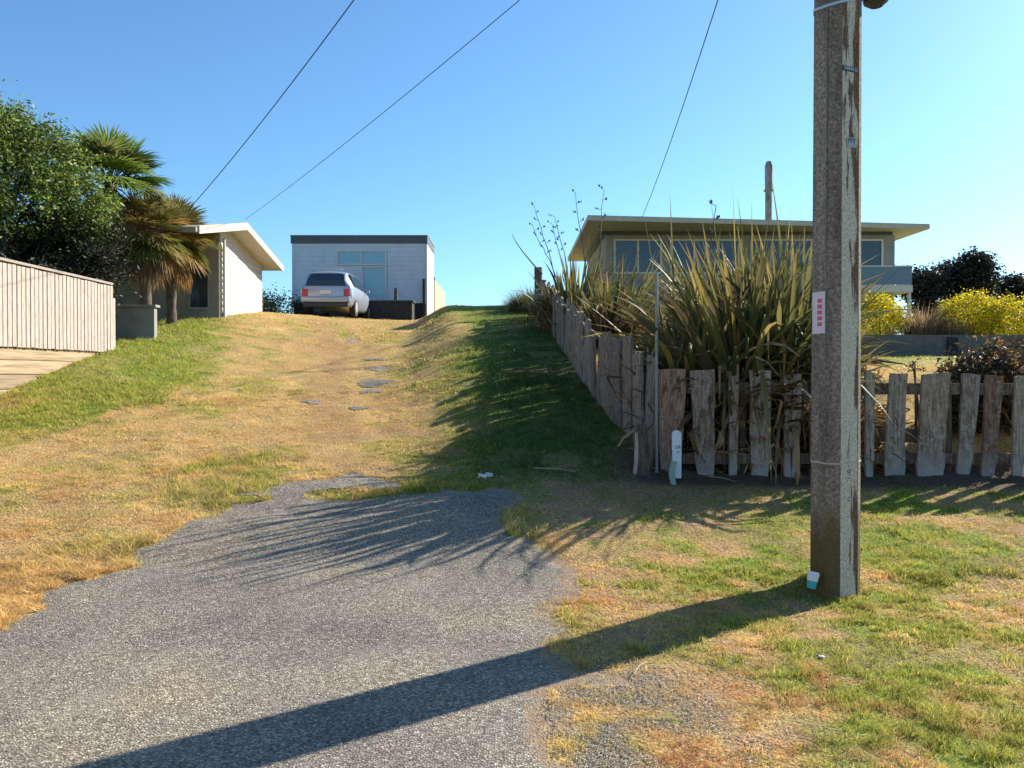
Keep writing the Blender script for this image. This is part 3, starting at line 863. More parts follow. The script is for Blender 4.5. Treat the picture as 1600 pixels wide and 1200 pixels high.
FLAX_G = [(.08, .10, .028), (.11, .125, .04), (.18, .17, .055), (.05, .065, .022), (.32, .24, .06), (.13, .11, .05)]
FLAX_B = [(.17, .105, .045), (.30, .20, .10), (.09, .055, .03), (.42, .31, .18), (.24, .12, .04), (.12, .075, .04)]
def flax(loc, n, lmin, lmax, label, seed, dead=.35, spread=.28, stalks=(), fine=1.0, elmin=.75, cut=0.0, spears=(), group='flax clumps behind the driftwood fence', azc=None):
    t = thing('flax_bush', loc, label, 'flax', group)
    az = NP.uniform(0, 2 * math.pi, n)
    isd = NP.uniform(0, 1, n) < dead
    el0 = np.where(isd, NP.uniform(.35, 1.3, n), NP.uniform(elmin, 1.52, n))
    Ls = NP.uniform(lmin, lmax, n) * np.where(isd, .8, 1)
    Ls = Ls * (1 - .55 * np.clip(np.cos(az) * cut, 0, 1)); el0 = np.where(np.cos(az) * cut > .2, np.maximum(el0, 1.0), el0)
    droop = NP.uniform(.15, 1.25, n) * (1.75 - el0) * 1.6 + isd * NP.uniform(0, 1.2, n)
    rr = NP.uniform(0, spread, n)
    b = np.stack([loc[0] + np.cos(az) * rr, loc[1] + np.sin(az) * rr, np.full(n, loc[2] - .05)], 1)
    kink = np.where(NP.uniform(0, 1, n) < np.where(isd, .45, .12), NP.uniform(.35, .8, n), 2.0)
    for q, (sx_, sy_) in enumerate(spears):            # the few leaves that stand clear of the clump
        tip = at(sx_, sy_, loc[1]); dx = tip.x - b[q, 0]; dz = tip.z - b[q, 2]
        az[q] = 0.0 if dx > 0 else math.pi; isd[q] = False; kink[q] = 2; droop[q] = .06
        el0[q] = math.atan2(dz, abs(dx)) + .03; Ls[q] = math.hypot(dx, dz) * 1.01; b[q, 1] = loc[1]
    azj = NP.normal(size=n) * .25; azj[:len(spears)] = 0
    cen, el = curve_leaves(b, az + azj, el0, droop, Ls, 10, kink)
    s = cen.shape[1]; tt = np.linspace(0, 1, s)
    w = np.interp(tt, [0, .15, .45, .8, 1], [.6, .85, 1, .6, .03])[None, :] * (NP.uniform(.020, .056, n) * fine)[:, None] * np.where(isd, .7, 1)[:, None]
    tw = NP.uniform(-.9, .9, n)[:, None]
    side = np.stack([-np.sin(az)[:, None] * w * np.cos(tw), np.cos(az)[:, None] * w * np.cos(tw), w * np.sin(tw)], 2)
    fold = np.stack([np.sin(el) * np.cos(az)[:, None] * w * .5, np.sin(el) * np.sin(az)[:, None] * w * .5, -np.cos(el) * w * .5], 2)
    col = np.where(isd[:, None], pick(FLAX_B, n), pick(FLAX_G, n))
    c2 = np.repeat(col[:, None], s, 1)
    tipb = (np.clip(tt - .6, 0, 1) * 1.6)[None, :, None] * NP.uniform(0, 1, n)[:, None, None]
    c2 = c2 * (1 - tipb) + np.array(FLAX_B[1]) * tipb
    g = ~isd
    V, Fl, Cc = strips(cen[g], side[g], c2[g], fold[g]); np_mesh('green_leaves', V, Fl, Cc, M_leaf, t)
    V, Fl, Cc = strips(cen[~g], side[~g], c2[~g], fold[~g]); np_mesh('dead_leaves', V, Fl, Cc, M_dead, t)
    R = random.Random(seed)
    for (p0, p1) in stalks:
        mb = MB(); p0 = Vector(p0); p1 = Vector(p1); pts = []
        for k in range(12):
            u = k / 11; p = p0.lerp(p1, u); p.x += .05 * math.sin(u * 5 + R.uniform(-.4, .4)); pts.append(p)
        mb.tube(pts, [.014 - .009 * k / 11 for k in range(12)], 6)
        for k in range(6, 12):
            sgn = -1 if k % 2 else 1
            q = pts[k] + Vector((sgn * R.uniform(.05, .12), R.uniform(-.07, .07), R.uniform(.03, .10)))
            mb.tube([pts[k], pts[k].lerp(q, .6) + Vector((0, 0, -.01)), q], [.005, .004, .003], 5)
            for j in range(4):
                c = pts[k].lerp(q, R.uniform(.5, 1.15)) + Vector((R.uniform(-.02, .02), R.uniform(-.02, .02), 0))
                d = Vector((R.uniform(-.4, .4), R.uniform(-.4, .4), 1)).normalized() * R.uniform(.018, .032)
                mb.tube([c - d, c - d * .3, c + d * .4, c + d], [.003, .010, .010, .002], 5)
        mb.build('flower_stalk', M_bark, t)
    return t

def fan_frond(base, dirv, L, spreadang, nseg, droop, width, cols, s=5):
    """arrays for one palmate leaf: nseg folded segments radiating from the hand"""
    d = Vector(dirv).normalized()
    up = Vector((0, 0, 1)); sd_ = d.cross(up)
    if sd_.length < .05: sd_ = Vector((1, 0, 0))
    sd_.normalize(); nn = sd_.cross(d).normalized()
    an = np.linspace(-spreadang, spreadang, nseg) + NP.normal(size=nseg) * .03
    t = np.linspace(0, 1, s)
    dv = np.array(d)[None, :] * np.cos(an)[:, None] + np.array(sd_)[None, :] * np.sin(an)[:, None]
    Lk = L * (.72 + .28 * np.cos(an)) * NP.uniform(.9, 1.07, nseg)
    cen = np.array(base)[None, None] + dv[:, None] * (Lk[:, None] * t[None, :])[:, :, None]
    cen[:, :, 2] -= (t[None, :] ** 2.2) * droop * Lk[:, None] * NP.uniform(.5, 1.4, nseg)[:, None]
    cen = cen + np.array(nn)[None, None] * (np.abs(np.sin(an))[:, None] * t[None, :] * L * .12)[:, :, None]
    perp = -np.array(d)[None, :] * np.sin(an)[:, None] + np.array(sd_)[None, :] * np.cos(an)[:, None]
    w = np.interp(t, [0, .5, .85, 1], [.25, 1, .6, .05]) * width
    side = perp[:, None] * w[None, :, None]
    fold = -np.array(nn)[None, None] * (w * .6)[None, :, None] * np.ones((nseg, 1, 1))
    return strips(cen, side, cols, fold)

def fan_palm(loc, trunk_h, L, nup, ndead, label, seed, lean=(0, 0), group='fan palms beside the pale house', gpal=None, dpal=None, r0=.12, elmin=-.1, sk=.7):
    R = random.Random(seed)
    t = thing('fan_palm', loc, label, 'palm tree', group)
    top = Vector((loc[0] + lean[0], loc[1] + lean[1], loc[2] + trunk_h))
    mb = MB(); pts = [Vector(loc).lerp(top, k / 8) for k in range(9)]; pts[0].z -= .2
    mb.tube(pts, [r0 * R.uniform(.9, 1.15) * (1.1 if k > 5 else .9) for k in range(9)], 10)
    mb.build('trunk', M_bark, t, smooth=True)
    gpal = gpal or [(.06, .11, .025), (.10, .16, .035), (.14, .19, .05), (.05, .08, .02)]
    dpal = dpal or [(.22, .15, .08), (.32, .23, .12), (.15, .10, .06), (.30, .17, .06)]
    gp_, dp, st = [], [], MB()
    for k in range(nup + ndead):
        deadf = k >= nup
        az = R.uniform(0, 2 * math.pi)
        el = R.uniform(elmin, 1.45) if not deadf else R.uniform(-1.35, -.35)
        d = Vector((math.cos(az) * math.cos(el), math.sin(az) * math.cos(el), math.sin(el)))
        pl = L * R.uniform(.55, .95) * (sk if deadf else 1)
        hand = top + d * pl
        st.tube([top - Vector((0, 0, .05)), top + d * pl * .5 + Vector((0, 0, .03)), hand], [.014, .010, .008], 5)
        if deadf:
            d = (d + Vector((0, 0, -.9))).normalized()
        else:
            d = (d + Vector((0, 0, R.uniform(-.35, .1)))).normalized()
        ns = 34
        base = pick(dpal if deadf else gpal, 1, .2)
        cols = base * NP.uniform(.75, 1.3, ns)[:, None]
        if not deadf and R.random() < .3: cols = cols * .5 + np.array(dpal[1]) * .5
        fr = fan_frond(hand, d, L * R.uniform(.8, 1.05), R.uniform(1.3, 1.9) * (.5 if deadf else 1), ns, .7 if deadf else R.uniform(.05, .4), .022 * L / .9, cols)
        (dp if deadf else gp_).append(fr)
    st.build('leaf_stalks', M_bark, t)
    V, Fl, Cc = merge(gp_); np_mesh('crown', V, Fl, Cc, M_leaf, t)
    if dp:
        V, Fl, Cc = merge(dp); np_mesh('dead_skirt', V, Fl, Cc, M_dead, t)
    return t

# ------------------------------------------------------------------ left: retaining wall, paling fence
ZP = 2.06                       # underside of the palings
wall = thing('retaining_wall', (-7.98, 12.0, 1.2), 'pale timber sleeper retaining wall under the paling fence', 'retaining wall')
for k in range(7):
    mb = MB(); z1 = (ZP - .012, ZP - .232, ZP - .462, ZP - .70, ZP - .93, ZP - 1.16, ZP - 1.39)[k]; hh = (.214, .224, .232, .224, .224, .224, .224)[k]
    mb.box((-7.985 + .014 * (k % 2), 10.6, z1 - hh / 2), (.07, 11.6, hh))
    mb.build('sleeper', M_sleeper, wall, bevel=.014)
mb = MB()
for yy in (5.2, 7.4, 9.6, 11.8, 14.0, 16.1): mb.bb(-8.12, -8.025, yy - .06, yy + .06, .3, ZP)
mb.build('wall_post', M_sleeper, wall)
fen = thing('paling_fence', (-7.95, 12.0, ZP), 'tall fence of pale vertical timber palings capped with a rail on the retaining wall', 'fence')
mb = MB(); yy = 4.9
while yy < 16.35:
    w_ = .098; mb.box((-7.905 + rnd.uniform(-.004, .004), yy + w_ / 2, ZP + .635 + rnd.uniform(-.012, .0)), (.02, w_, 1.30)); yy += .122
mb.build('paling_panel', M_paling, fen)
mb = MB(); mb.bb(-7.99, -7.87, 4.8, 16.32, ZP + 1.302, ZP + 1.345); mb.build('top_rail', M_paling, fen, bevel=.004)
mb = MB()
for zz in (.2, .68, 1.12): mb.bb(-7.985, -7.922, 4.8, 16.3, ZP + zz - .045, ZP + zz + .045)
mb.build('back_rail', M_sleeper, fen)
mb = MB(); mb.bb(-7.985, -7.89, 16.34, 16.44, 1.7, ZP + 1.05); mb.build('end_post', M_paling, fen, bevel=.004)
# ------------------------------------------------------------------ left: house
hx = -7.9
hb = 2.4
hse = thing('pale_house', (-10.6, 24.3, hb), 'low pale house with shallow gable roof and sunlit white end wall behind the palms', 'house')
mb = MB()
zr = lambda y_: 5.77 - abs(y_ - 22.9) * .2
mb.prism([(22.4, hb), (26.1, hb), (26.1, zr(26.1) - .12), (22.9, zr(22.9) - .12), (22.4, zr(22.4) - .12)], 0, -15.0, hx)
mb.build('wall', [M_white], hse)
mb = MB(); mb.bb(-15.0, hx - .02, 22.36, 22.397, hb, zr(22.4) - .14); mb.build('front_cladding', M_greywall, hse)
mb = MB(); mb.prism([(19.4, zr(19.4)), (22.9, 5.77), (26.5, zr(26.5)), (26.5, zr(26.5) - .13), (22.9, 5.64), (19.4, zr(19.4) - .13)], 0, -15.6, -7.35)
mb.build('roof', M_roof, hse)
mb = MB(); mb.prism([(19.38, zr(19.38) + .02), (22.9, 5.80), (26.52, zr(26.5) + .02), (26.52, zr(26.5) - .17), (22.9, 5.60), (19.38, zr(19.38) - .17)], 0, -7.348, -7.318)
mb.build('barge_board', M_roof, hse)
def window(parent, x0, x1, y_, z0, z1, nv=1, nh=0, fr=.06, glass=None, ax=1, sgn=-1, frm=None):
    """window set in a wall facing -y (ax=1) or +x (ax=0)"""
    mb = MB(); g = MB()
    def bx(a0, a1, c0, c1, d0, d1, m_):
        if ax == 1: m_.bb(a0, a1, y_ + sgn * d1, y_ + sgn * d0, c0, c1) if sgn < 0 else m_.bb(a0, a1, y_ + d0, y_ + d1, c0, c1)
        else: m_.bb(y_ + d0, y_ + d1, a0, a1, c0, c1)
    bx(x0, x0 + fr, z0, z1, .003, .06, mb); bx(x1 - fr, x1, z0, z1, .003, .06, mb)
    bx(x0 + fr, x1 - fr, z0, z0 + fr, .003, .06, mb); bx(x0 + fr, x1 - fr, z1 - fr, z1, .003, .06, mb)
    for k in range(1, nv):
        xx = x0 + (x1 - x0) * k / nv; bx(xx - fr / 2, xx + fr / 2, z0 + fr, z1 - fr, .003, .056, mb)
    bx(x0 + fr * .5, x1 - fr * .5, z0 + fr * .5, z1 - fr * .5, .001, .012, g)
    f = mb.build('window', frm or M_white, parent)
    g.build('pane', glass or M_glass, f)
    return f
window(hse, -8.75, -8.15, 22.36, 3.35, 4.5, 1, frm=M_greywall)
mb = MB(); mb.bb(-7.9 + .003, -7.86, 22.45, 26.05, hb, 3.25); mb.build('foundation', M_greywall, hse)
mb = MB(); zz = 3.26
while zz < 5.0:
    mb.add([(-7.897, 22.42, zz), (-7.897, 26.08, zz), (-7.875, 26.08, zz), (-7.875, 22.42, zz), (-7.897, 22.42, zz + .165), (-7.897, 26.08, zz + .165), (-7.890, 26.08, zz + .165), (-7.890, 22.42, zz + .165)],
           [(0, 1, 2, 3), (4, 7, 6, 5), (3, 2, 6, 7), (0, 3, 7, 4), (1, 5, 6, 2), (0, 4, 5, 1)]); zz += .17
mb.build('weatherboards', M_white, hse)
mb = MB(); mb.tube([(-7.83, 22.5, 3.1), (-7.83, 22.5, 5.3)], .04, 8); mb.build('downpipe', M_white, hse)
mb = MB(); mb.bb(-15.6, -7.36, 19.26, 19.37, zr(19.4) - .15, zr(19.4) - .03); mb.build('gutter', M_greywall, hse, bevel=.01)
# service mast the nearest cable runs to
# low grey block wall beside the fence end
gw = thing('block_wall', (-9.6, 17.6, 1.9), 'low plain grey block wall between the paling fence and the palms', 'wall')
mb = MB(); mb.bb(-12.5, -7.75, 17.9, 18.05, 1.6, 3.05); mb.build('block_face', M_greywall, gw, bevel=.01)
mb = MB(); mb.bb(-12.55, -7.70, 17.86, 18.09, 3.053, 3.11); mb.build('coping', M_greywall, gw, bevel=.006)

# ------------------------------------------------------------------ garage at the top of the drive
gz = 3.3
gar = thing('flat_roofed_cabin', (-6.1, 35, gz), 'pale blue-grey flat-roofed cabin with dark fascia and glass doors behind the parked car', 'cabin')
x0, x1, y0, y1, zt = -8.78, -3.42, 33.0, 35.9, 7.12
mb = MB(); mb.bb(x0, x1, y0, y1, 4.45, zt - .3); mb.build('wall', M_palebl, gar)
mb = MB()
zz = 4.5
while zz < zt - .4:
    mb.bb(x0 + .02, x1 - .02, y0 - .014, y0 - .002, zz, zz + .165); zz += .18
mb.build('weatherboards', M_palebl, gar)
mb = MB(); mb.bb(x1 + .002, x1 + .03, y0, y1, 3.3, zt - .31); mb.build('side_cladding', M_white, gar)
mb = MB(); mb.bb(x0 - .04, x1 + .05, y0 - .06, y1 + .04, zt - .3, zt); mb.build('roof', M_fascia, gar, bevel=.01)
mb = MB(); mb.bb(x0 - .06, x1 + .07, y0 - .08, y1 + .06, zt + .002, zt + .03); mb.build('roof_flashing', M_steel, gar)
mb = MB(); mb.bb(x0 + .05, x1 - .05, y0 + .05, y1 - .05, 3.2, 4.448); mb.build('skirting', M_dirt, gar)
M_skyglass = plain('pale_blue_glass', (.20, .36, .44), .1, 0, .8)
window(gar, -7.0, -5.0, 32.986, 5.95, 6.55, 2, glass=M_skyglass)
window(gar, -6.0, -5.0, 32.986, 4.5, 5.92, 1, glass=M_skyglass)
mb = MB(); mb.bb(-3.55, -3.45, 32.80, 32.9, 3.4, 5.4); mb.build('downpipe', M_dirt, gar)
for xx in (-8.72, -7.55, -3.49):
    mb = MB(); mb.bb(xx - .03, xx + .03, y0 - .034, y0 - .016, 4.45, zt - .31); mb.build('cover_batten', M_palebl, gar)
mb = MB(); mb.bb(-4.55, -4.43, 31.9, 32.02, 3.4, 4.95); gpst = mb.build('timber_post', M_bark, None, bevel=.01)
tag(gpst, 'short brown timber post in front of the cabin', 'post')
# dark trailer-like planter box beside the car
bx_ = thing('planter_box', (-4.9, 31.6, 3.6), 'long black planter box in front of the cabin', 'planter')
mb = MB(); mb.bb(-6.15, -3.75, 31.0, 31.8, 3.5, 4.32); mb.build('box_side', M_dirt, bx_, bevel=.02)
mb = MB(); mb.bb(-6.2, -3.7, 30.95, 31.85, 4.322, 4.38); mb.build('rim', M_dark, bx_, bevel=.01)
# boundary palings past the cabin
bf = thing('boundary_fence', (-3.4, 38.5, 3.8), 'short run of sunlit cream palings past the cabin', 'fence')
mb = MB(); yy = 36.1
while yy < 41.5:
    mb.box((-3.38, yy + .07, 4.70), (.02, .14, 2.0)); yy += .155
mb.build('paling_panel', M_paling_far, bf)
for yy in (36.4, 39, 41.4):
    mb = MB(); mb.bb(-3.52, -3.395, yy, yy + .12, 3.6, 5.9 if yy < 37 else 5.72); mb.build('fence_post', M_bark, bf)
# dark hedge between house and cabin
pal_dk = [(.02, .035, .012), (.035, .055, .018), (.05, .07, .02), (.03, .03, .015)]
shrub('hedge_shrub', (-8.6, 30.5, 3.5), [(-8.9, 30.6, 4.1, .55, .5, .6), (-8.2, 30.4, 4.0, .5, .5, .6), (-9.4, 31.2, 4.1, .5, .5, .6)], 120, 40, .14, .08, .5, pal_dk,
      'dark hedge between the white house wall and the parked car')
shrub('flowering_shrub', (-8.35, 28.0, 3.4), [(-8.35, 28.0, 3.75, .3, .3, .3)], 40, 30, .09, .06, .5, [(.30, .20, .03), (.10, .12, .03), (.05, .08, .02)],
      'small yellow-leaved shrub beside the white end wall')

# ------------------------------------------------------------------ car
def loft_car(loc, label):
    M_paint = noisy('silver_blue_paint', [(.36, .40, .48), (.40, .44, .52)], 3, rough=.28, bump=.0, metal=.45, spec=.6)
    M_tyre = plain('tyre_rubber', (.02, .02, .02), .8)
    M_red = plain('tail_lamp_red', (.55, .03, .04), .25)
    M_plate = plain('number_plate', (.75, .74, .70), .5)
    t = thing('parked_car', loc, 'silver-blue hatchback parked at the top of the driveway with its rear window to us', 'car')
    X, Y0, Z0 = loc
    # stations from rear to front: y, half width low, half width waist, half width roof, z low, z waist, z roof
    st = [(.00, .74, .80, .0, .42, .88, .90), (.06, .80, .85, .60, .34, .92, 1.16), (.28, .83, .87, .60, .28, .95, 1.42), (.62, .84, .88, .60, .26, .96, 1.50),
          (1.4, .85, .89, .61, .25, .95, 1.52), (2.2, .85, .89, .60, .25, .94, 1.48), (2.75, .85, .88, .58, .25, .93, 1.25), (3.15, .84, .87, .66, .26, .92, .96),
          (3.8, .80, .82, .60, .28, .80, .86), (4.1, .66, .70, .45, .36, .66, .70)]
    vs = []; n = 0
    for (y, wl, ww, wr, zl, zw, zr_) in st:
        if wr == 0: wr = .72
        prof = [(-wl * .9, zl), (-wl, zl + .10), (-ww - .01, (zl + zw) / 2), (-ww, zw), (-(ww * .35 + wr * .65) , zw + (zr_ - zw) * .62), (-wr, zr_ - .02), (-wr * .6, zr_ + .015), (0, zr_ + .03)]
        prof = prof + [(-p, q) for p, q in prof[-2::-1]]
        n = len(prof)
        vs += [(X + p, Y0 + y, Z0 + q) for p, q in prof]
    fs = []
    for i in range(len(st) - 1):
        for k in range(n - 1): fs.append((i * n + k, i * n + k + 1, (i + 1) * n + k + 1, (i + 1) * n + k))
        fs.append((i * n + n - 1, i * n, (i + 1) * n, (i + 1) * n + n - 1))
    fs.append(tuple(range(n))); fs.append(tuple((len(st) - 1) * n + k for k in range(n))[::-1])
    mb = MB(); mb.add(vs, fs); body = mb.build('body', M_paint, t, smooth=True)
    md = body.modifiers.new('bev', 'BEVEL'); md.width = .03; md.segments = 2; md.limit_method = 'ANGLE'
    # rear window: follows the tailgate slope
    mb = MB()
    rows = [(-.012, .97, .67), (.036, 1.17, .63), (.235, 1.405, .54)]
    vv_ = [(X - w_, Y0 + y_, Z0 + z_) for y_, z_, w_ in rows] + [(X + w_, Y0 + y_, Z0 + z_) for y_, z_, w_ in rows]
    vv_ += [(X - w_, Y0 + y_ + .06, Z0 + z_ - .01) for y_, z_, w_ in rows] + [(X + w_, Y0 + y_ + .06, Z0 + z_ - .01) for y_, z_, w_ in rows]
    mb.add(vv_, [(0, 3, 4, 1), (1, 4, 5, 2), (6, 7, 10, 9), (7, 8, 11, 10), (0, 6, 9, 3), (2, 5, 11, 8), (0, 1, 7, 6), (1, 2, 8, 7), (3, 9, 10, 4), (4, 10, 11, 5)])
    mb.build('rear_window', M_glass, t)
    for s_ in (-1, 1):
        mb = MB()
        mb.add([(X + s_ * .885, Y0 + .45, Z0 + .99), (X + s_ * .885, Y0 + 2.75, Z0 + .97), (X + s_ * .70, Y0 + 2.25, Z0 + 1.40), (X + s_ * .70, Y0 + .55, Z0 + 1.42),
                (X + s_ * .80, Y0 + .45, Z0 + .98), (X + s_ * .80, Y0 + 2.75, Z0 + .96), (X + s_ * .6, Y0 + 2.25, Z0 + 1.38), (X + s_ * .6, Y0 + .55, Z0 + 1.40)],
               [(0, 1, 2, 3), (4, 7, 6, 5), (0, 4, 5, 1), (2, 6, 7, 3), (0, 3, 7, 4), (1, 5, 6, 2)])
        mb.build('side_window', M_glass, t)
        mb = MB(); mb.bb(X + s_ * .70 - .1, X + s_ * .70 + .1, Y0 - .025, Y0 + .12, Z0 + .60, Z0 + .86); mb.build('tail_lamp', M_red, t, bevel=.02)
        mb = MB(); mb.box((X + s_ * .96, Y0 + 2.55, Z0 + 1.02), (.14, .09, .11)); mb.build('wing_mirror', M_paint, t, bevel=.02)
        for yw in (.78, 3.3):
            mb = MB(); mb.tube([(X + s_ * .68, Y0 + yw, Z0 + .31), (X + s_ * .88, Y0 + yw, Z0 + .31)], .31, 24)
            w_ = mb.build('wheel', M_tyre, t)
            mb = MB(); mb.tube([(X + s_ * .86, Y0 + yw, Z0 + .31), (X + s_ * .89, Y0 + yw, Z0 + .31)], .19, 16); mb.build('rim', M_steel, w_)
    mb = MB(); mb.box((X, Y0 + .02, Z0 + .52), (1.64, .22, .20)); mb.build('bumper', M_paint, t, bevel=.05)
    mb = MB(); mb.box((X, Y0 + .05, Z0 + .34), (1.50, .2, .155)); mb.build('bumper_skirt', M_dark, t, bevel=.03)
    mb = MB(); mb.box((X, Y0 - .02, Z0 + .76), (.40, .03, .12)); mb.build('number_plate', M_plate, t)
    mb = MB(); mb.box((X, Y0 + .30, Z0 + 1.55), (1.0, .16, .03)); mb.build('roof_spoiler', M_paint, t, bevel=.01)
    return t
loft_car((-6.22, 27.6, Hs(-6.22, 28.5) + .02), '')

# ------------------------------------------------------------------ left trees
pal_tr = [(.10, .18, .03), (.15, .24, .04), (.06, .10, .02), (.30, .34, .06), (.15, .18, .04)]
c0 = at(30, 300, 16.5)
bl = [(-10.9, 16.3, 5.4, 1.5, 1.4, 1.2), (-10.0, 16.4, 6.15, .5, .6, .55), (-8.85, 17.0, 4.6, .7, .8, .9), (-9.7, 16.2, 4.9, 1.1, 1.2, 1.2), (-10.6, 16.4, 6.2, .8, .8, .55), (-9.6, 16.5, 5.7, .75, .8, .55), (-12.3, 16.4, 5.2, 1.4, 1.3, 1.3), (-9.0, 16.6, 5.1, .6, .8, .8)]
broadleaf('broadleaf_tree', (-10.4, 16.8, 2.1), [(b[0], b[1], b[2] + .42, b[3], b[4], b[5] * .85) for b in bl], 720, 64, .14, .088, .42, pal_tr,
          'glossy green broadleaf tree standing behind the paling fence', 'tree', 2.2, .14, shell=.45, seed=4)
shrub('garden_shrub', (-9.6, 15.6, 2.08), [(-10.3, 15.4, 3.2, .9, .6, .9), (-9.2, 15.8, 3.0, .7, .5, .8), (-11.4, 15.5, 3.3, .9, .6, 1.0), (-9.0, 16.9, 3.6, 1.0, .5, 1.1), (-10.6, 17.2, 3.9, 1.2, .5, 1.0), (-8.75, 17.3, 4.2, .55, .45, .9), (-9.4, 17.0, 4.5, .7, .5, .7)], 560, 50, .15, .10, .4, [(.012, .02, .008), (.02, .03, .012), (.035, .045, .015), (.03, .022, .018)],
      'dark dense shrub under the broadleaf tree behind the paling fence')
def pp_(px, py, Y): 
    v = at(px, py, Y); return v
cp = at(172, 288, 18.6)
fan_palm((cp.x, 18.6, 2.2), cp.z - 2.2, .84, 54, 22, 'big green fan palm rising above the paling fence', 5, group=None, gpal=[(.10, .20, .03), (.16, .27, .04), (.24, .32, .06), (.06, .11, .025)])
br_g = [(.16, .17, .04), (.30, .22, .05), (.10, .13, .03), (.40, .24, .07), (.22, .20, .05)]
br_d = [(.30, .19, .09), (.38, .26, .12), (.18, .11, .06), (.36, .18, .05)]
cp = at(222, 365, 19.0)
fan_palm((at(228, 500, 19.0).x, 19.0, 2.3), cp.z - 2.3, .66, 64, 22, 'shaggy brown-skirted palm, the one of two nearer the paling fence', 6, gpal=br_g, dpal=br_d, r0=.15, elmin=-.9, sk=.5)
cp = at(285, 372, 20.6)
fan_palm((at(268, 490, 20.6).x, 20.6, 2.7), cp.z - 2.7, .70, 64, 22, 'shaggy brown-skirted palm, the one of two nearer the white end wall', 8, gpal=br_g, dpal=br_d, r0=.13, elmin=-.9, sk=.5)

# ------------------------------------------------------------------ concrete power pole
PX, PY = 2.385, 6.0
pz = Hs(PX, PY)
pole = thing('power_pole', (PX, PY, pz), 'weathered concrete power pole with one pale peeling face', 'power pole')
sec = [(-.213, .0), (-.155, -.13), (-.064, -.165), (.10, -.085), (.14, -.035), (.17, .30), (.10, .42), (-.03, .44), (-.09, .34)]
mb = MB()
zs = [-.3, 9.0]
def sec_at(z):
    k = 1 - .013 * max(z, 0)
    return [(a * k, b * k) for a, b in sec]
n = len(sec); vs = []
for z in zs: vs += [(PX + a, PY + b, pz + z) for a, b in sec_at(z)]
for i in range(n):
    mb.add([vs[i], vs[(i + 1) % n], vs[n + (i + 1) % n], vs[n + i]], [(0, 1, 2, 3)], 1 if i == 2 else 0)
mb.add(vs[n:], [tuple(range(n))])
bm_ = mb.build('shaft', [M_conc, M_face], pole)
bm2 = bmesh.new(); bm2.from_mesh(bm_.data); bmesh.ops.remove_doubles(bm2, verts=bm2.verts, dist=1e-4)
ed = [e for e in bm2.edges if len(e.link_faces) == 2 and abs(e.verts[0].co.z - e.verts[1].co.z) > 1]
bmesh.ops.bevel(bm2, geom=ed, offset=.007, segments=2, affect='EDGES'); bmesh.ops.recalc_face_normals(bm2, faces=bm2.faces)
bm2.to_mesh(bm_.data); bm2.free()

def band(z, tiltx, tilty, hgt, off, mat, name):
    mb = MB(); k = 1 - .013 * z
    out = [(a * k * (1 + off / .18), b * k * (1 + off / .16)) for a, b in sec]; inn = [(a * k * .99, b * k * .99) for a, b in sec]
    for i in range(n):
        j = (i + 1) % n; q = []
        for (a, b) in (out[i], out[j]):
            zz = pz + z + a * tiltx + b * tilty; q += [(PX + a, PY + b, zz), (PX + a, PY + b, zz + hgt)]
        r_ = []
        for (a, b) in (inn[i], inn[j]):
            zz = pz + z + a * tiltx + b * tilty; r_ += [(PX + a, PY + b, zz), (PX + a, PY + b, zz + hgt)]
        mb.add([q[0], q[2], q[3], q[1], r_[0], r_[2], r_[3], r_[1]], [(0, 1, 2, 3), (3, 2, 6, 7), (0, 4, 5, 1)])
    return mb.build(name, mat, pole)
M_strap = plain('pale_blue_strap', (.35, .50, .60), .5)
M_twine = plain('tan_twine', (.42, .36, .28), .7)
zrow = lambda py, Y: at(1310, py, Y).z - pz
band(zrow(12, 6.05), .25, .25, .018, .004, M_strap, 'strap')
band(zrow(720, 6.02), .02, .05, .012, .004, M_twine, 'strap')

# frame of the pale face: origin at its middle
fa = Vector((sec[2][0], sec[2][1], 0)); fb = Vector((sec[3][0], sec[3][1], 0))
tg = (fb - fa).normalized(); nr = Vector((tg.y, -tg.x, 0))
def face_pt(u, z, lift):
    k = 1 - .013 * z
    p = (fa + (fb - fa) * u) * k
    return Vector((PX + p.x, PY + p.y, pz + z)) + nr * lift
def text_mesh(name, txt, size, mat, org, xa, ya, parent, align='CENTER', thick=.0012):
    cu = bpy.data.curves.new(name, 'FONT'); cu.body = txt; cu.size = size; cu.align_x = align; cu.align_y = 'CENTER'; cu.extrude = thick
    o = bpy.data.objects.new(name + '_tmp', cu); C.objects.link(o)
    dg = bpy.context.evaluated_depsgraph_get(); me = bpy.data.meshes.new_from_object(o.evaluated_get(dg))
    bpy.data.objects.remove(o); 
    za = xa.cross(ya)
    mt = Matrix(((xa.x, ya.x, za.x, org.x), (xa.y, ya.y, za.y, org.y), (xa.z, ya.z, za.z, org.z), (0, 0, 0, 1)))
    me.transform(mt); off = wloc(parent); me.transform(Matrix.Translation(-off))
    me.materials.clear()
    return link(name, me, parent, [mat])
UP = Vector((0, 0, 1))
def plate(u0, u1, z, hgt, mat, name, lift=.004):
    a = face_pt(u0, z, 0); b = face_pt(u1, z, 0); c = (a + b) / 2 + nr * lift / 2
    mb = MB(); rot = Matrix((tg, -nr, UP)).transposed().to_3x3()
    mb.box(c, ((b - a).length, lift, hgt), rot); return mb.build(name, mat, pole)
M_plate = plain('navy_number_strip', (.03, .045, .08), .5)
M_ink = plain('pale_lettering', (.5, .54, .58), .6)
M_dink = plain('dark_lettering', (.05, .06, .09), .7)
z1 = zrow(121, 6.04)
pl = plate(.03, .93, z1, .036, M_plate, 'number_plate')
text_mesh('lettering', '14044 U', .038, M_ink, face_pt(.48, z1, .0052), tg, UP, pl)
z2 = zrow(232, 6.04)
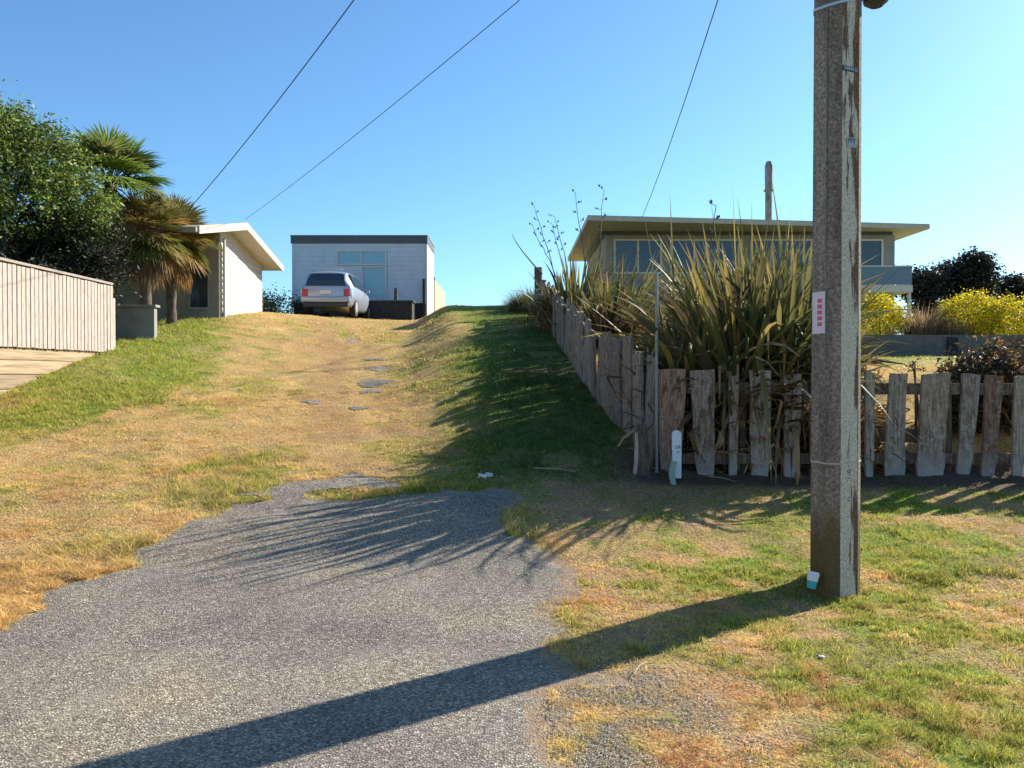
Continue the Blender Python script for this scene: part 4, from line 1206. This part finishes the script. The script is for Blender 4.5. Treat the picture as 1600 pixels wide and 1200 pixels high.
pl = plate(.30, .80, z2, .07, plain('faded_grey_tag', (.33, .36, .40), .6), 'number_plate')
text_mesh('lettering', 'PTT', .042, M_dink, face_pt(.55, z2 + .01, .0052), tg, UP, pl)
z3 = zrow(733, 6.04)
text_mesh('cast_mark', 'SP', .045, M_dink, face_pt(.5, z3, .0008), tg, UP, pole, thick=.0006)
mb = MB(); a = face_pt(.32, z3 - .045, .0); b = face_pt(.68, z3 - .052, .0); mb.tube([a, b], .0022, 6); mb.build('cast_mark', M_dink, pole)
text_mesh('cast_mark', 'C', .045, M_dink, face_pt(.5, zrow(775, 6.04), .0008), tg, UP, pole, thick=.0006)
# sticker on the dark flank
ga = Vector((sec[0][0], sec[0][1], 0)); gb = Vector((sec[1][0], sec[1][1], 0))
tg2 = (gb - ga).normalized(); nr2 = Vector((tg2.y, -tg2.x, 0))
if nr2.dot(Vector((0, -1, 0))) < 0: nr2 = -nr2
zsn = zrow(491, 6.08); k_ = 1 - .013 * zsn
sc_ = (ga * .5 + gb * .5) * k_
cst = Vector((PX + sc_.x, PY + sc_.y, pz + zsn)) + nr2 * .003
rot = Matrix((tg2, -nr2, UP)).transposed().to_3x3()
mb = MB(); mb.box(cst, (.12, .004, .30), rot)
stk = mb.build('sticker', plain('pinkish_white_sticker', (.62, .55, .58), .5), pole)
mb = MB()
for k in range(5): mb.box(cst + nr2 * .003 + UP * (.085 - k * .042) + tg2 * .012, (.042, .002, .028), rot)
mb.build('red_print', plain('red_print', (.55, .10, .16), .6), stk)
# fitting near the top of the picture, cross-arm out of sight above
mb = MB(); zf = zrow(18, 6.1)
mb.tube([(PX + .255, PY + .02, pz + zf), (PX + .255, PY + .02, pz + zf + .03), (PX + .25, PY + .02, pz + zf + .10), (PX + .25, PY + .02, pz + zf + .5)], [.045, .085, .10, .10], 16)
mb.box((PX + .2, PY + .02, pz + zf + .3), (.1, .06, .3)); mb.build('cable_box', M_dark, pole, smooth=False)
mb = MB(); mb.bb(PX - 1.1, PX + 1.1, PY - .25, PY - .15, pz + 8.3, pz + 8.42); mb.build('crossarm', M_bark, pole, bevel=.008)
for q in (-1.0, -.4, .4, 1.0):
    mb = MB(); mb.tube([(PX + q, PY - .2, pz + 8.42), (PX + q, PY - .2, pz + 8.5), (PX + q, PY - .2, pz + 8.58), (PX + q, PY - .2, pz + 8.6)], [.02, .05, .04, .02], 10); mb.build('insulator', M_white, pole)

# cup at its foot
cu0 = at(1269, 906, 5.86)
cup = thing('takeaway_cup', (cu0.x, cu0.y, cu0.z - .055), 'white and teal takeaway cup leaning against the foot of the power pole', 'cup')
ax_ = Vector((.22, .12, 1)).normalized(); b0 = Vector((cu0.x - .008, cu0.y, cu0.z - .06))
P_ = lambda h_: b0 + ax_ * h_
mb = MB(); mb.tube([P_(0), P_(.052)], [.030, .035], 20); mb.build('cup_body', plain('teal_card', (.03, .42, .42), .5), cup)
mb = MB(); mb.tube([P_(.0521), P_(.098)], [.0368, .041], 20); mb.build('cup_upper', plain('white_card', (.78, .80, .82), .5), cup)
mb = MB(); mb.tube([P_(.098), P_(.104), P_(.105), P_(.118)], [.044, .044, .040, .037], 20); mb.build('lid', plain('white_lid', (.8, .82, .84), .4), cup)

# ------------------------------------------------------------------ driftwood fences
def slab(mb, p0, p1, wd, w0, w1, th, R, lv=9, slant=0.0, rag=.1):
    """rough-sawn slab from p0 (foot) to p1 (top); wd = unit vector across its face"""
    p0 = Vector(p0); p1 = Vector(p1); wd = Vector(wd).normalized(); nn = wd.cross((p1 - p0).normalized()).normalized()
    vs = []; bow = R.uniform(-.02, .02)
    for k in range(lv):
        t = k / (lv - 1)
        c = p0.lerp(p1, t) + wd * (bow * math.sin(t * math.pi)) + nn * (bow * .5 * math.sin(t * 3))
        w = w0 * (1 - t) + w1 * t
        l = w / 2 * (1 + R.uniform(-rag, rag)); r = w / 2 * (1 + R.uniform(-rag, rag))
        if k == 0: l *= .8; r *= .85
        dz = slant * (1 if k == lv - 1 else 0)
        cl, cr, cm = -wd * l, wd * r, wd * (r - l) * .5
        up_l = Vector((0, 0, -dz / 2)); up_r = Vector((0, 0, dz / 2))
        dz0 = Vector((0, 0, R.uniform(-.03, .02))) if k == 0 else Vector((0, 0, R.uniform(-.008, .012) if k == lv - 1 else 0))
        h = th / 2
        vs += [c + cl + nn * h + up_l, c + cm + nn * h * 1.15 + dz0, c + cr + nn * h + up_r, c + cr - nn * h + up_r, c + cm - nn * h + dz0, c + cl - nn * h + up_l]
    fs = []
    for k in range(lv - 1):
        for j in range(6): fs.append((k * 6 + j, k * 6 + (j + 1) % 6, (k + 1) * 6 + (j + 1) % 6, (k + 1) * 6 + j))
    fs.append((5, 4, 3, 2, 1, 0)); fs.append(tuple((lv - 1) * 6 + j for j in range(6)))
    mb.add(vs, fs)

R = random.Random(3)
YF = 9.4
ff = thing('picket_fence', (4.0, YF, .45), 'low fence of uneven grey driftwood slabs facing the verge behind the power pole', 'fence')
spec = [  # bottom x range, bottom row, top x range, top row
    (1030, 1063, 737, 1029, 1072, 577), (1088, 1116, 740, 1077, 1116, 578), (1138, 1151, 741, 1138, 1153, 556), (1172, 1200, 749, 1170, 1204, 578),
    (1223, 1243, 744, 1224, 1252, 585), (1268, 1296, 745, 1268, 1292, 583), (1351, 1364, 741, 1351, 1366, 582), (1381, 1413, 752, 1391, 1417, 583),
    (1430, 1473, 749, 1441, 1485, 584), (1492, 1513, 748, 1503, 1531, 585), (1531, 1553, 744, 1539, 1567, 587), (1580, 1596, 744, 1586, 1608, 588),
    (1622, 1655, 746, 1626, 1660, 586), (1672, 1700, 744, 1680, 1702, 590), (1722, 1750, 745, 1722, 1762, 586)]
labs = {0: 'broad reddish-brown slab with pale green paint flecks'}
for i, (a0, a1, rb, b0, b1, rt) in enumerate(spec):
    yy = YF + R.uniform(-.015, .015)
    p0 = at((a0 + a1) / 2, rb + 3, yy); p1 = at((b0 + b1) / 2, rt, yy + R.uniform(-.03, .05))
    mb = MB(); slab(mb, p0, p1, (1, R.uniform(-.06, .06), 0), (a1 - a0) / F * YF, (b1 - b0) / F * YF, .045, R, 8, R.uniform(-.02, .02), .055)
    o = mb.build('slab', M_reddish if i in (0, 10) else M_drift, ff, bevel=.004)
    if i in labs: o['label'] = labs[i]
for (r0_, r1_, x0_, x1_, yo) in [(597, 615, 1068, 1790, .07), (708, 725, 1040, 1790, .07), (668, 690, 1352, 1478, .12)]:
    mb = MB(); a = at(x0_, (r0_ + r1_) / 2, YF + yo); b = at(x1_, (r0_ + r1_) / 2 + (3 if r0_ < 700 else 0), YF + yo)
    hh = (r1_ - r0_) / F * YF
    segs = 6
    for k in range(segs):
        u = a.lerp(b, k / segs); v_ = a.lerp(b, (k + 1) / segs - .002)
        if k > 0: pass
    mb.box((a + b) / 2, ((b - a).length, .05, hh), Matrix.Rotation(-math.atan2(b.z - a.z, b.x - a.x), 3, 'Y'))
    mb.build('rail', M_bark if r0_ == 668 else M_rail, ff, bevel=.004)
for px_, rt in ((1160, 600), (1480, 595), (1700, 595)):
    mb = MB(); a = at(px_, 750, YF + .14); b = at(px_, rt, YF + .14); mb.tube([a, a.lerp(b, .5), b], [.05, .048, .045], 10); mb.build('fence_post', M_bark, ff)

sf = thing('slab_fence', (1.1, 15.5, 1.8), 'close-boarded run of grey driftwood slabs climbing beside the driveway', 'fence')
yy = 9.42; i = 0
while yy < 22.3:
    w = R.uniform(.20, .34) if yy > 10.9 else R.uniform(.28, .36)
    ya, yb = yy, yy + w
    xa, xb = float(xfence(ya)), float(xfence(yb))
    wd = Vector((xb - xa, yb - ya, 0)).normalized()
    cx, cy = (xa + xb) / 2, (ya + yb) / 2
    g = Hs(cx - .05, cy)
    ht = np.interp(cy, [9.4, 10.5, 12, 22], [1.20, 1.15, 1.02, 1.0]) + R.uniform(-.14, .07)
    lean = R.uniform(-.05, .09)
    mb = MB(); slab(mb, (cx + R.uniform(-.02, .02), cy, g - .12), (cx + lean, cy + R.uniform(-.04, .04), g + ht), wd, w * R.uniform(.9, 1.0), w * R.uniform(.86, .99), .04, R, 8, R.uniform(-.09, .07), .08)
    mb.build('slab', M_driftside, sf, bevel=.003)
    yy = yb + R.choice([.005, .01, .02, .05]); i += 1
for h_ in (.25, .85):
    mb = MB(); ptsr = [(float(xfence(q)) + .07, q, Hs(float(xfence(q)), q) + h_) for q in np.linspace(9.6, 22.2, 14)]
    mb.tube(ptsr, .035, 6); mb.build('rail', M_bark, sf)
mb = MB(); a = at(1026, 742, 9.28); b = at(1026, 425, 9.28); mb.tube([a, b], .017, 8)
sp = mb.build('steel_pipe_post', M_steel); tag(sp, 'thin upright grey steel pipe at the fence corner', 'pipe')
st_ = thing('tree_stump_post', at(1002, 738, 9.22), 'rotten brown stump post at the corner beside the steel pipe', 'stump')
mb = MB(); a = at(1003, 745, 9.22); b = at(1001, 664, 9.22); mb.tube([a, a.lerp(b, .3), a.lerp(b, .7), b], [.095, .085, .078, .07], 9); mb.build('stump', M_bark, st_)
mb = MB(); a = at(992, 740, 9.15); b = at(994, 676, 9.17); slab(mb, a, b, (1, 0, 0), .05, .03, .02, R, 6); mb.build('splinter', M_paling, st_)
# leaning plank at the far end
mb = MB(); a = gp(829, 484); a = (a[0], 21.0); az_ = Hs(a[0], 21.0)
p0 = at(829, 484, 21.6); p1 = at(850, 438, 22.3); slab(mb, p0, p1, (1, .15, 0), .17, .15, .04, R, 6); lp = mb.build('leaning_plank', M_driftside)
tag(lp, 'grey plank leaning at the far end of the slab fence', 'plank')
ep = MB(); p0 = at(842, 492, 22.6); p1 = at(841, 418, 22.6); ep.tube([p0, p1], .11, 8); e_ = ep.build('end_post', M_bark); tag(e_, 'dark round end post beside the leaning plank', 'post')

# marker post and its green stake
mk = thing('marker_post', at(1057, 744, 9.05), 'short round-topped white plastic marker post with small dark lettering', 'marker post')
mb = MB(); a = at(1057, 747, 9.05); b = at(1057, 679, 9.05); w_ = 14.5 / F * 9.05
prof = [(-w_ / 2, 0), (w_ / 2, 0)]; hgt = (b - a).length
prof += [(w_ / 2 * math.cos(t_), hgt + w_ / 2 * math.sin(t_) * .95) for t_ in np.linspace(0, math.pi, 12)]
mb.prism([(a.x + p, a.z + q) for p, q in prof], 1, 9.03, 9.07)
mb.build('post_body', plain('white_plastic', (.66, .74, .82), .4), mk, bevel=.006)
cl = at(1059.5, 699, 9.025)
text_mesh('lettering', 'DR', .048, M_dink, Vector((cl.x, 9.0285, cl.z)), Vector((1, 0, 0)), UP, mk)
text_mesh('lettering', 'IT', .040, M_dink, Vector((cl.x + .004, 9.0285, cl.z - .055)), Vector((1, 0, 0)), UP, mk)
mb = MB(); a = at(1052.5, 757, 8.95); b = at(1053, 722, 8.95); slab(mb, a, b, (1, 0, 0), .062, .068, .03, R, 5, 0, .03)
gs = mb.build('green_stake', noisy('faded_green_paint', [(.20, .33, .27), (.33, .45, .38)], 20, rough=.8, bump=.2)); tag(gs, 'short pale green stake in front of the white marker post', 'stake')

# ------------------------------------------------------------------ flax
def fl(px, d, label, n, l0, l1, seed, dx=0, **k):
    x = (px - 800) / F * d + dx
    return flax((x, d, Hs(x, d)), n, l0, l1, label, seed, **k)
s_ = lambda px0, py0, px1, py1, Y: (tuple(at(px0, py0, Y)), tuple(at(px1, py1, Y)))
def F_(x, y): return (x, y, Hs(x, y))
flax(F_(1.45, 19.6), 900, .7, 2.4, 'wiry brown flax with seed stalks at the far end of the slab fence', 1, cut=-.7, dead=.62, spread=.7, fine=.8, elmin=.85,
     stalks=[s_(868, 450, 838, 322, 19.6), s_(872, 450, 835, 352, 19.4), s_(880, 440, 866, 350, 19.6), s_(886, 440, 870, 338, 19.9)])
flax(F_(2.05, 17.4), 760, .8, 2.35, 'brown flax carrying the two tallest seed heads, between the far and middle clumps', 2, cut=-1, dead=.6, spread=.6, fine=.85, elmin=.85,
     stalks=[s_(915, 470, 903, 302, 17.4), s_(925, 460, 947, 298, 17.4)])
flax(F_(3.1, 15.0), 220, 1.2, 1.95, 'mid-height olive flax halfway along the slab fence', 3, cut=-1, dead=.45, spread=.4, elmin=.95)
flax(F_(2.35, 12.9), 200, .9, 1.45, 'olive and tan flax spilling over the slab fence', 4, cut=-1, dead=.5, spread=.35)
flax(F_(2.25, 10.4), 440, 1.1, 2.65, 'large flax with hanging dead leaves directly behind the steel pipe', 5, dead=.5, spread=.3, elmin=.75, cut=-1, spears=[(1042, 303), (1003, 340)],
     stalks=[s_(1085, 560, 1125, 322, 10.6)])
flax(F_(2.85, 10.35), 560, 1.3, 2.8, 'tallest flax, its spear tips above the roof line behind the second and third slabs', 6, dead=.5, spread=.36, elmin=.8, spears=[(1140, 288), (1105, 309), (1148, 312), (1170, 318)])
flax(F_(3.45, 10.4), 500, 1.2, 2.65, 'yellow-green flax just before the power pole', 7, dead=.45, spread=.36, elmin=.85, cut=.8, spears=[(1199, 268), (1240, 322)])
flax(F_(3.1, 12.4), 240, 1.2, 2.1, 'dense flax in the second row behind the tallest clump', 8, dead=.4, spread=.45, elmin=.9)
flax(F_(4.1, 12.2), 220, 1.2, 2.3, 'yellow-tinged flax in the second row nearest the power pole', 9, cut=.8, dead=.35, spread=.4, elmin=.9)
flax(F_(3.85, 11.0), 420, 1.2, 2.5, 'leafy flax partly hidden by the power pole, closest to the lawn', 11, dead=.45, spread=.36, elmin=.9, cut=.9)
flax(F_(3.4, 11.6), 420, 1.4, 2.5, 'bulky olive flax between the front clumps and the second row', 12, dead=.45, spread=.4, elmin=.9)
flax(F_(3.9, 15.5), 180, 1.2, 2.1, 'olive flax of the third row standing in front of the modern house', 10, dead=.4, spread=.5)
# single spear leaves against the sky
n = 2600
bx0 = NP.uniform(1.75, 4.4, n); by0 = NP.uniform(9.5, 10.5, n)
b = np.stack([bx0, by0, H(bx0, by0) + NP.uniform(0, 1, n) ** 1.4 * .75], 1)
az = NP.uniform(0, 2 * math.pi, n)
cen, el = curve_leaves(b, az, NP.uniform(-.9, 1.1, n), NP.uniform(0, 1.6, n), NP.uniform(.2, .8, n), 6, np.where(NP.uniform(0, 1, n) < .3, .5, 2.0))
cen[:, :, 2] = np.maximum(cen[:, :, 2], H(cen[:, :, 0].ravel(), cen[:, :, 1].ravel()).reshape(n, 6) + .01)
cen[:, :, 1] = np.maximum(cen[:, :, 1], 9.36)
w = np.interp(np.linspace(0, 1, 6), [0, .5, 1], [.7, 1, .1])[None] * NP.uniform(.004, .024, n)[:, None]
tw = NP.uniform(-1.4, 1.4, n)[:, None]
side = np.stack([-np.sin(az)[:, None] * w * np.cos(tw), np.cos(az)[:, None] * w * np.cos(tw), w * np.sin(tw)], 2)
V, Fl, Cc = strips(cen, side, pick(FLAX_B, n))
db = np_mesh('dead_leaf_tangle', V, Fl, Cc, M_dead)
tag(db, 'dark tangle of fallen brown flax leaves heaped behind the picket fence', 'dead leaves', kind='stuff')
# bare stem leaning out over the driveway
mb = MB(); pts = [at(847, 428, 20.5), at(835, 415, 20.3), at(818, 395, 20.1), at(806, 378, 20), at(800, 366, 19.9)]
mb.tube(pts, [.022, .018, .013, .010, .006], 6); stx = mb.build('bare_stem', M_bark); tag(stx, 'bare curved stem leaning out above the far end of the slab fence', 'branch')
# low grassy tussocks at the crest
def tussock(loc, n, L, w, label, pal, group=None, spread=.4, name='tussock', cat='grass clump'):
    t = thing(name, loc, label, cat, group)
    az = NP.uniform(0, 2 * math.pi, n); rr = NP.uniform(0, 1, n) ** .6 * spread
    b = np.stack([loc[0] + np.cos(az) * rr, loc[1] + np.sin(az) * rr, np.full(n, loc[2] - .03)], 1)
    cen, el = curve_leaves(b, az + NP.normal(size=n) * .5, NP.uniform(.7, 1.5, n), NP.uniform(.3, 1.6, n), NP.uniform(.5, 1, n) * L, 6)
    ww = np.interp(np.linspace(0, 1, 6), [0, .5, 1], [1, .8, .05])[None] * w
    side = np.stack([-np.sin(az)[:, None] * ww, np.cos(az)[:, None] * ww, 0 * ww * az[:, None]], 2)
    V, Fl, Cc = strips(cen, side, pick(pal, n)); np_mesh('blades', V, Fl, Cc, M_leaf, t)
    return t
pal_ts = [(.12, .13, .05), (.08, .10, .04), (.22, .20, .10), (.06, .08, .03)]
tz = lambda x, y: (x, y, Hs(x, y))
tussock(tz(.62, 24.5), 1300, 1.0, .007, 'bushy grass tussock on the crest beside the end post', pal_ts, 'tussocks on the crest', .55)
tussock(tz(.22, 24.8), 700, .6, .007, 'lower grass tussock on the crest next to open sky', pal_ts, 'tussocks on the crest', .4)

# ------------------------------------------------------------------ right yard
lw = thing('garden_wall', (10, 20.15, 2.0), 'low grey garden wall holding up the bed of yellow shrubs', 'wall')
mb = MB(); mb.bb(5.0, 20.0, 20.05, 20.2, 1.7, 2.56); mb.build('wall_face', noisy('weathered_block', [(.11, .10, .088), (.18, .165, .145)], 5, rough=.9, bump=.3), lw, bevel=.01)
mb = MB(); mb.bb(10.55, 10.8, 19.99, 20.045, 1.9, 2.5); mb.build('pier', M_dirt, lw)
pal_y = [(.80, .60, .01), (.85, .68, .02), (.60, .52, .02), (.22, .22, .02)]
g_y = 'clipped yellow shrubs on the garden wall'
shrub('yellow_shrub', (9.35, 21.2, 2.5), [(9.35, 21.2, 2.98, .62, .6, .55)], 190, 45, .10, .06, .5, pal_y, 'round yellow shrub just beyond the power pole', 'shrub', g_y, .75)
shrub('yellow_shrub', (11.8, 21.2, 2.5), [(11.75, 21.2, 3.02, .72, .6, .58)], 190, 45, .10, .06, .5, pal_y, 'round yellow shrub beside the brown ornamental grass', 'shrub', g_y, .75)
shrub('yellow_shrub', (12.75, 21.3, 2.5), [(12.75, 21.2, 2.98, .68, .6, .55)], 190, 45, .10, .06, .5, pal_y, 'yellow shrub farthest from the power pole', 'shrub', g_y, .75)
pal_br = [(.34, .22, .12), (.26, .17, .09), (.42, .30, .18), (.18, .13, .06)]
tussock((10.5, 21.1, 2.5), 900, 1.1, .009, 'feathery brown ornamental grass between the yellow shrubs', pal_br, None, .45, 'ornamental_grass', 'ornamental grass')
tussock((11.05, 20.8, 2.5), 500, .7, .009, 'shorter tan grass clump in front of the yellow shrubs', pal_br, None, .3, 'ornamental_grass', 'ornamental grass')
pal_bz = [(.05, .03, .025), (.09, .04, .03), (.04, .05, .025), (.16, .08, .05), (.10, .12, .04)]
def gx_(px, d): return (px - 800) / F * d
for i, (px, d, r, lab) in enumerate([(1508, 10.3, .26, 'glossy bronze-leaved bush against the back of the tenth slab'),
                                     (1555, 10.5, .32, 'broad bronze bush with orange new leaves overhanging the fence'),
                                     (1600, 10.7, .36, 'tallest bronze bush beyond the others along the fence')]):
    x = gx_(px, d); z = at(px, 580 - 10 * i, d).z; g = Hs(x, d)
    shrub('bronze_bush', (x, d, g), [(x, d, z - .12, r, r, .30 + .03 * i), (x + .1, d, (z + g) / 2 - .05, r * .95, r * .9, .42), (x - .1, d, g + .25, r, r * .8, .28)], 120, 38, .08, .075, .34,
          pal_bz + ([(.45, .22, .05)] if i else []), lab, 'shrub', 'bronze bushes behind the fence', .3)
x = gx_(1430, 10.4); shrub('seedling', (x, 10.4, Hs(x, 10.4)), [(x, 10.4, at(1430, 572, 10.4).z, .10, .10, .14)], 9, 8, .03, .06, .3, [(.10, .05, .04), (.16, .08, .05)],
      'small lone reddish seedling showing between two slabs')
# spiky yellow-green leaves over the rail near the pole
tussock((gx_(1600, 10.2), 10.2, Hs(gx_(1600, 10.2), 10.2)), 60, 1.0, .014, 'spiky green clump beside the bronze bushes', FLAX_G, None, .15, 'spiky_plant', 'plant')

# ------------------------------------------------------------------ right house
rh = thing('modern_house', (8.6, 33, 2.3), 'long modern house with thin flat overhanging roof behind the flax', 'house')
mb = MB(); mb.bb(3.5, 14.3, 30.9, 38, 2.0, 6.8); mb.build('wall', M_greywall, rh)
mb = MB(); mb.add([(2.62, 28.6, 6.93), (15.3, 30.3, 6.93), (15.3, 39, 6.93), (2.62, 39, 6.93), (2.62, 28.6, 7.11), (15.3, 30.3, 7.11), (15.3, 39, 7.11), (2.62, 39, 7.11)],
                  [(3, 2, 1, 0), (4, 5, 6, 7), (0, 1, 5, 4), (1, 2, 6, 5), (2, 3, 7, 6), (3, 0, 4, 7)])
mb.build('roof', M_roof, rh)
mb = MB(); mb.bb(3.3, 14.2, 30.86, 38, 6.803, 6.92); mb.build('soffit_band', M_fascia, rh)
for (a, b, n_) in ((3.8, 5.6, 2), (5.9, 8.6, 3), (8.9, 11.2, 2), (11.5, 12.7, 1), (12.85, 13.85, 1)):
    window(rh, a, b, 30.9, 5.35, 6.65, n_, fr=.07)
for (a, b, n_) in ((4.0, 7.0, 3), (7.6, 10.6, 3), (11.2, 13.6, 2)):
    window(rh, a, b, 30.9, 2.9, 4.3, n_, fr=.07)
mb = MB(); mb.bb(11.0, 14.35, 29.6, 30.85, 4.55, 4.80); mb.build('balcony', M_white, rh)
mb = MB(); mb.bb(11.02, 14.33, 29.62, 29.65, 4.82, 5.45); bal = mb.build('balustrade', plain('tinted_glass', (.10, .15, .20), .15, 0, .7), rh)
mb = MB(); mb.bb(11.0, 14.35, 29.60, 29.68, 5.452, 5.50); mb.build('handrail', M_white, bal)
for xx in (11.05, 12.7, 14.28):
    mb = MB(); mb.bb(xx - .05, xx + .05, 29.68, 29.78, 2.3, 4.548); mb.build('balcony_post', M_white, rh)
mb = MB(); a = at(1199, 352, 30.5); b = at(1199, 300, 30.5)
zt_ = at(1199, 255, 30.5).z
a.x = 400 / F * 31.5
mb.tube([(a.x, 31.5, 7.1), (a.x, 31.5, b.z + .25)], .13, 14); mb.tube([(a.x, 31.5, b.z + .252), (a.x, 31.5, b.z + .30)], .19, 14)
mb.tube([(a.x, 31.5, b.z + .302), (a.x, 31.5, zt_ + .15), (a.x, 31.5, zt_ + .32)], [.14, .15, .09], 14); mb.build('flue', noisy('sooty_flue', [(.10, .085, .075), (.24, .22, .20), (.34, .33, .31)], 7, (1, 1, .4), .85, .4), rh)

# dark trees beyond
pal_n = [(.018, .022, .018), (.03, .032, .022), (.04, .035, .028)]
for i, (px, rt, rb, d, rx, lab) in enumerate([(1440, 425, 470, 60, 1.7, 'low dark tree in the distance next to the modern house'),
                                              (1487, 412, 470, 62, 1.5, 'mid-sized dark tree in the distance above the brown grass'),
                                              (1522, 392, 470, 60, 1.35, 'tallest dark square-topped tree in the distance above the yellow shrubs'),
                                              (1575, 432, 475, 64, 2.0, 'broad low dark tree in the distance at the end of the row'),
                                              (1640, 425, 475, 62, 2.2, 'dark distant tree past the end of the picture')][:4]):
    x = gx_(px, d); zt2 = at(px, rt, d).z; zb2 = at(px, rb, d).z; g = Hs(x, d)
    broadleaf('distant_tree', (x, d, g), [(x, d, (zt2 + zb2) / 2, rx, rx, (zt2 - zb2) / 2), (x + .6, d, (zb2 + g) / 2, rx * 1.1, rx, (zb2 - g) / 2 + .8)], 420, 40, .26, .24, .6, pal_n,
              lab, 'tree', zb2 - g, .2, 'dark trees in the distance', .3, seed=20 + i)

# ------------------------------------------------------------------ cables
def cable(name, A, M_, B, label, r=.011):
    """quadratic through A (t=0), M_ (t=.5) and B (t=1)"""
    A, M_, B = Vector(A), Vector(M_), Vector(B); pts = []
    c = M_ * 2 - (A + B) / 2
    for k in range(33):
        t = k / 32; pts.append(A * (1 - t) ** 2 + c * 2 * t * (1 - t) + B * t * t)
    mb = MB(); mb.tube(pts, r, 6); o = mb.build(name, M_wire); tag(o, label, 'cable', 'overhead cables'); return o
cable('overhead_cable', (PX - .4, PY - .2, pz + 8.6), (-2.94, 13.25, 7.02), tuple(at(303, 318, 20.5)), 'thick black cable running down from the power pole towards the pale house', .0095)
cable('overhead_cable', (PX + .4, PY - .2, pz + 8.6), (3.65, 17.2, 7.47), tuple(at(1003, 340, 28.7)), 'black cable running down from the power pole to the modern house roof', .010)
cable('overhead_cable', (9.0, -4.0, 7.75), (.8, 9.45, 6.46), tuple(at(383, 343, 22.9)), 'thinnest cable, crossing the open sky above the driveway to the house gable', .0055)

# ------------------------------------------------------------------ small litter
def pebble(px, py, r, mat, label, cat, name, flat=.6):
    X, Y_ = gp(px, py); z = Hs(X, Y_)
    bm = bmesh.new(); bmesh.ops.create_icosphere(bm, subdivisions=2, radius=r)
    for v in bm.verts: v.co *= 1 + rnd.uniform(-.18, .18); v.co.z *= flat
    me = bpy.data.meshes.new(name); bm.to_mesh(me); bm.free()
    o = link(name, me, None, [mat]); o.location = (X, Y_, z + r * flat * .8); tag(o, label, cat); return o
M_chalk = plain('white_stone', (.72, .70, .68), .8)
pebble(1283, 1030, .017, M_chalk, 'single small white stone lying in the grass before the power pole', 'stone', 'stone')
X, Y_ = gp(765, 748)
mb = MB(); R = random.Random(9)
for k in range(7):
    a = Vector((X + R.uniform(-.11, .11), Y_ + R.uniform(-.12, .12), Hs(X, Y_) + .03)); d = Vector((R.uniform(-.05, .05), R.uniform(-.04, .04), R.uniform(0, .03)))
    mb.tube([a - d, a, a + d], [.004, .016, .005], 6)
o = mb.build('paper_scrap', M_chalk); tag(o, 'torn white scrap lying where the asphalt meets the shaded grass', 'litter')
def stick(pa, pb, r, label, bend=.03):
    a = gp(*pa); b = gp(*pb); A = Vector((a[0], a[1], Hs(*a) + .025)); B = Vector((b[0], b[1], Hs(*b) + .025))
    m_ = (A + B) / 2 + Vector((0, bend, .01)); mb = MB(); mb.tube([A, m_, B], [r, r * .9, r * .4], 6)
    o = mb.build('stick', M_paling); tag(o, label, 'stick')
stick((835, 735), (900, 741), .008, 'thin pale stick on the shaded ground before the slab fence')
stick((1105, 748), (1150, 756), .006, 'thin pale twig on the ground below the second slab')
stick((990, 1062), (1008, 1042), .004, 'short forked dry twig at the ragged edge of the asphalt', .01)

# loose chips strewn along the ragged edge of the seal
n = 60000
x = NP.uniform(-4.5, 3.2, n); y = NP.uniform(3.1, 9.5, n)
a = asph(x, y)
kk = (a < .12) & (a > -.32) & (NP.uniform(0, 1, n) < np.exp(-np.abs(a) * 9)) & (NP.uniform(0, 1, n) < .25 + .75 * sst(0, 1, x))
x, y = x[kk], y[kk]
x2 = NP.uniform(0, 2.0, 46000); y2 = NP.uniform(3.0, 4.6, 46000)
k2 = (asph(x2, y2) < .02) & (NP.uniform(0, 1, 46000) < sst(.44, .60, fbm(x2, y2, 2.6, 95, 3) + .6 * (fbm(x2, y2, 9, 96, 2) - .5)) * .75 * sst(1.6, .4, x2 - (y2 - 3.4) * -.2))
x = np.concatenate([x, x2[k2]]); y = np.concatenate([y, y2[k2]]); n = len(x); r = NP.uniform(.0025, .006, n)
base = np.array([[1, 0, -.3], [-.5, .87, -.3], [-.5, -.87, -.3], [.1, .1, .9], [-.6, .5, .5]])
V = base[None] * (1 + NP.uniform(-.3, .3, (n, 5, 3))) * r[:, None, None]
an = NP.uniform(0, 6.28, n); ca, sa = np.cos(an)[:, None], np.sin(an)[:, None]
V = np.stack([V[..., 0] * ca - V[..., 1] * sa, V[..., 0] * sa + V[..., 1] * ca, V[..., 2] * .5], 2)
V = V + np.stack([x, y, H(x, y) + .005 + r * .1], 1)[:, None]
Fi = np.array([[0, 1, 3], [1, 4, 3], [1, 2, 4], [2, 3, 4], [2, 0, 3], [0, 2, 1]])
Fi = (np.arange(n)[:, None, None] * 5 + Fi[None]).reshape(-1, 3)
cg = pick([(.20, .18, .15), (.30, .27, .22), (.42, .38, .30), (.55, .50, .40)], n)
M_stone = foliage('loose_chip', 0.0, .9, .2)
gr = np_mesh('loose_gravel', V.reshape(-1, 3), Fi, np.repeat(cg, 5, 0), M_stone)
tag(gr, 'loose grey road chips scattered along the edge of the asphalt', 'gravel', kind='stuff')
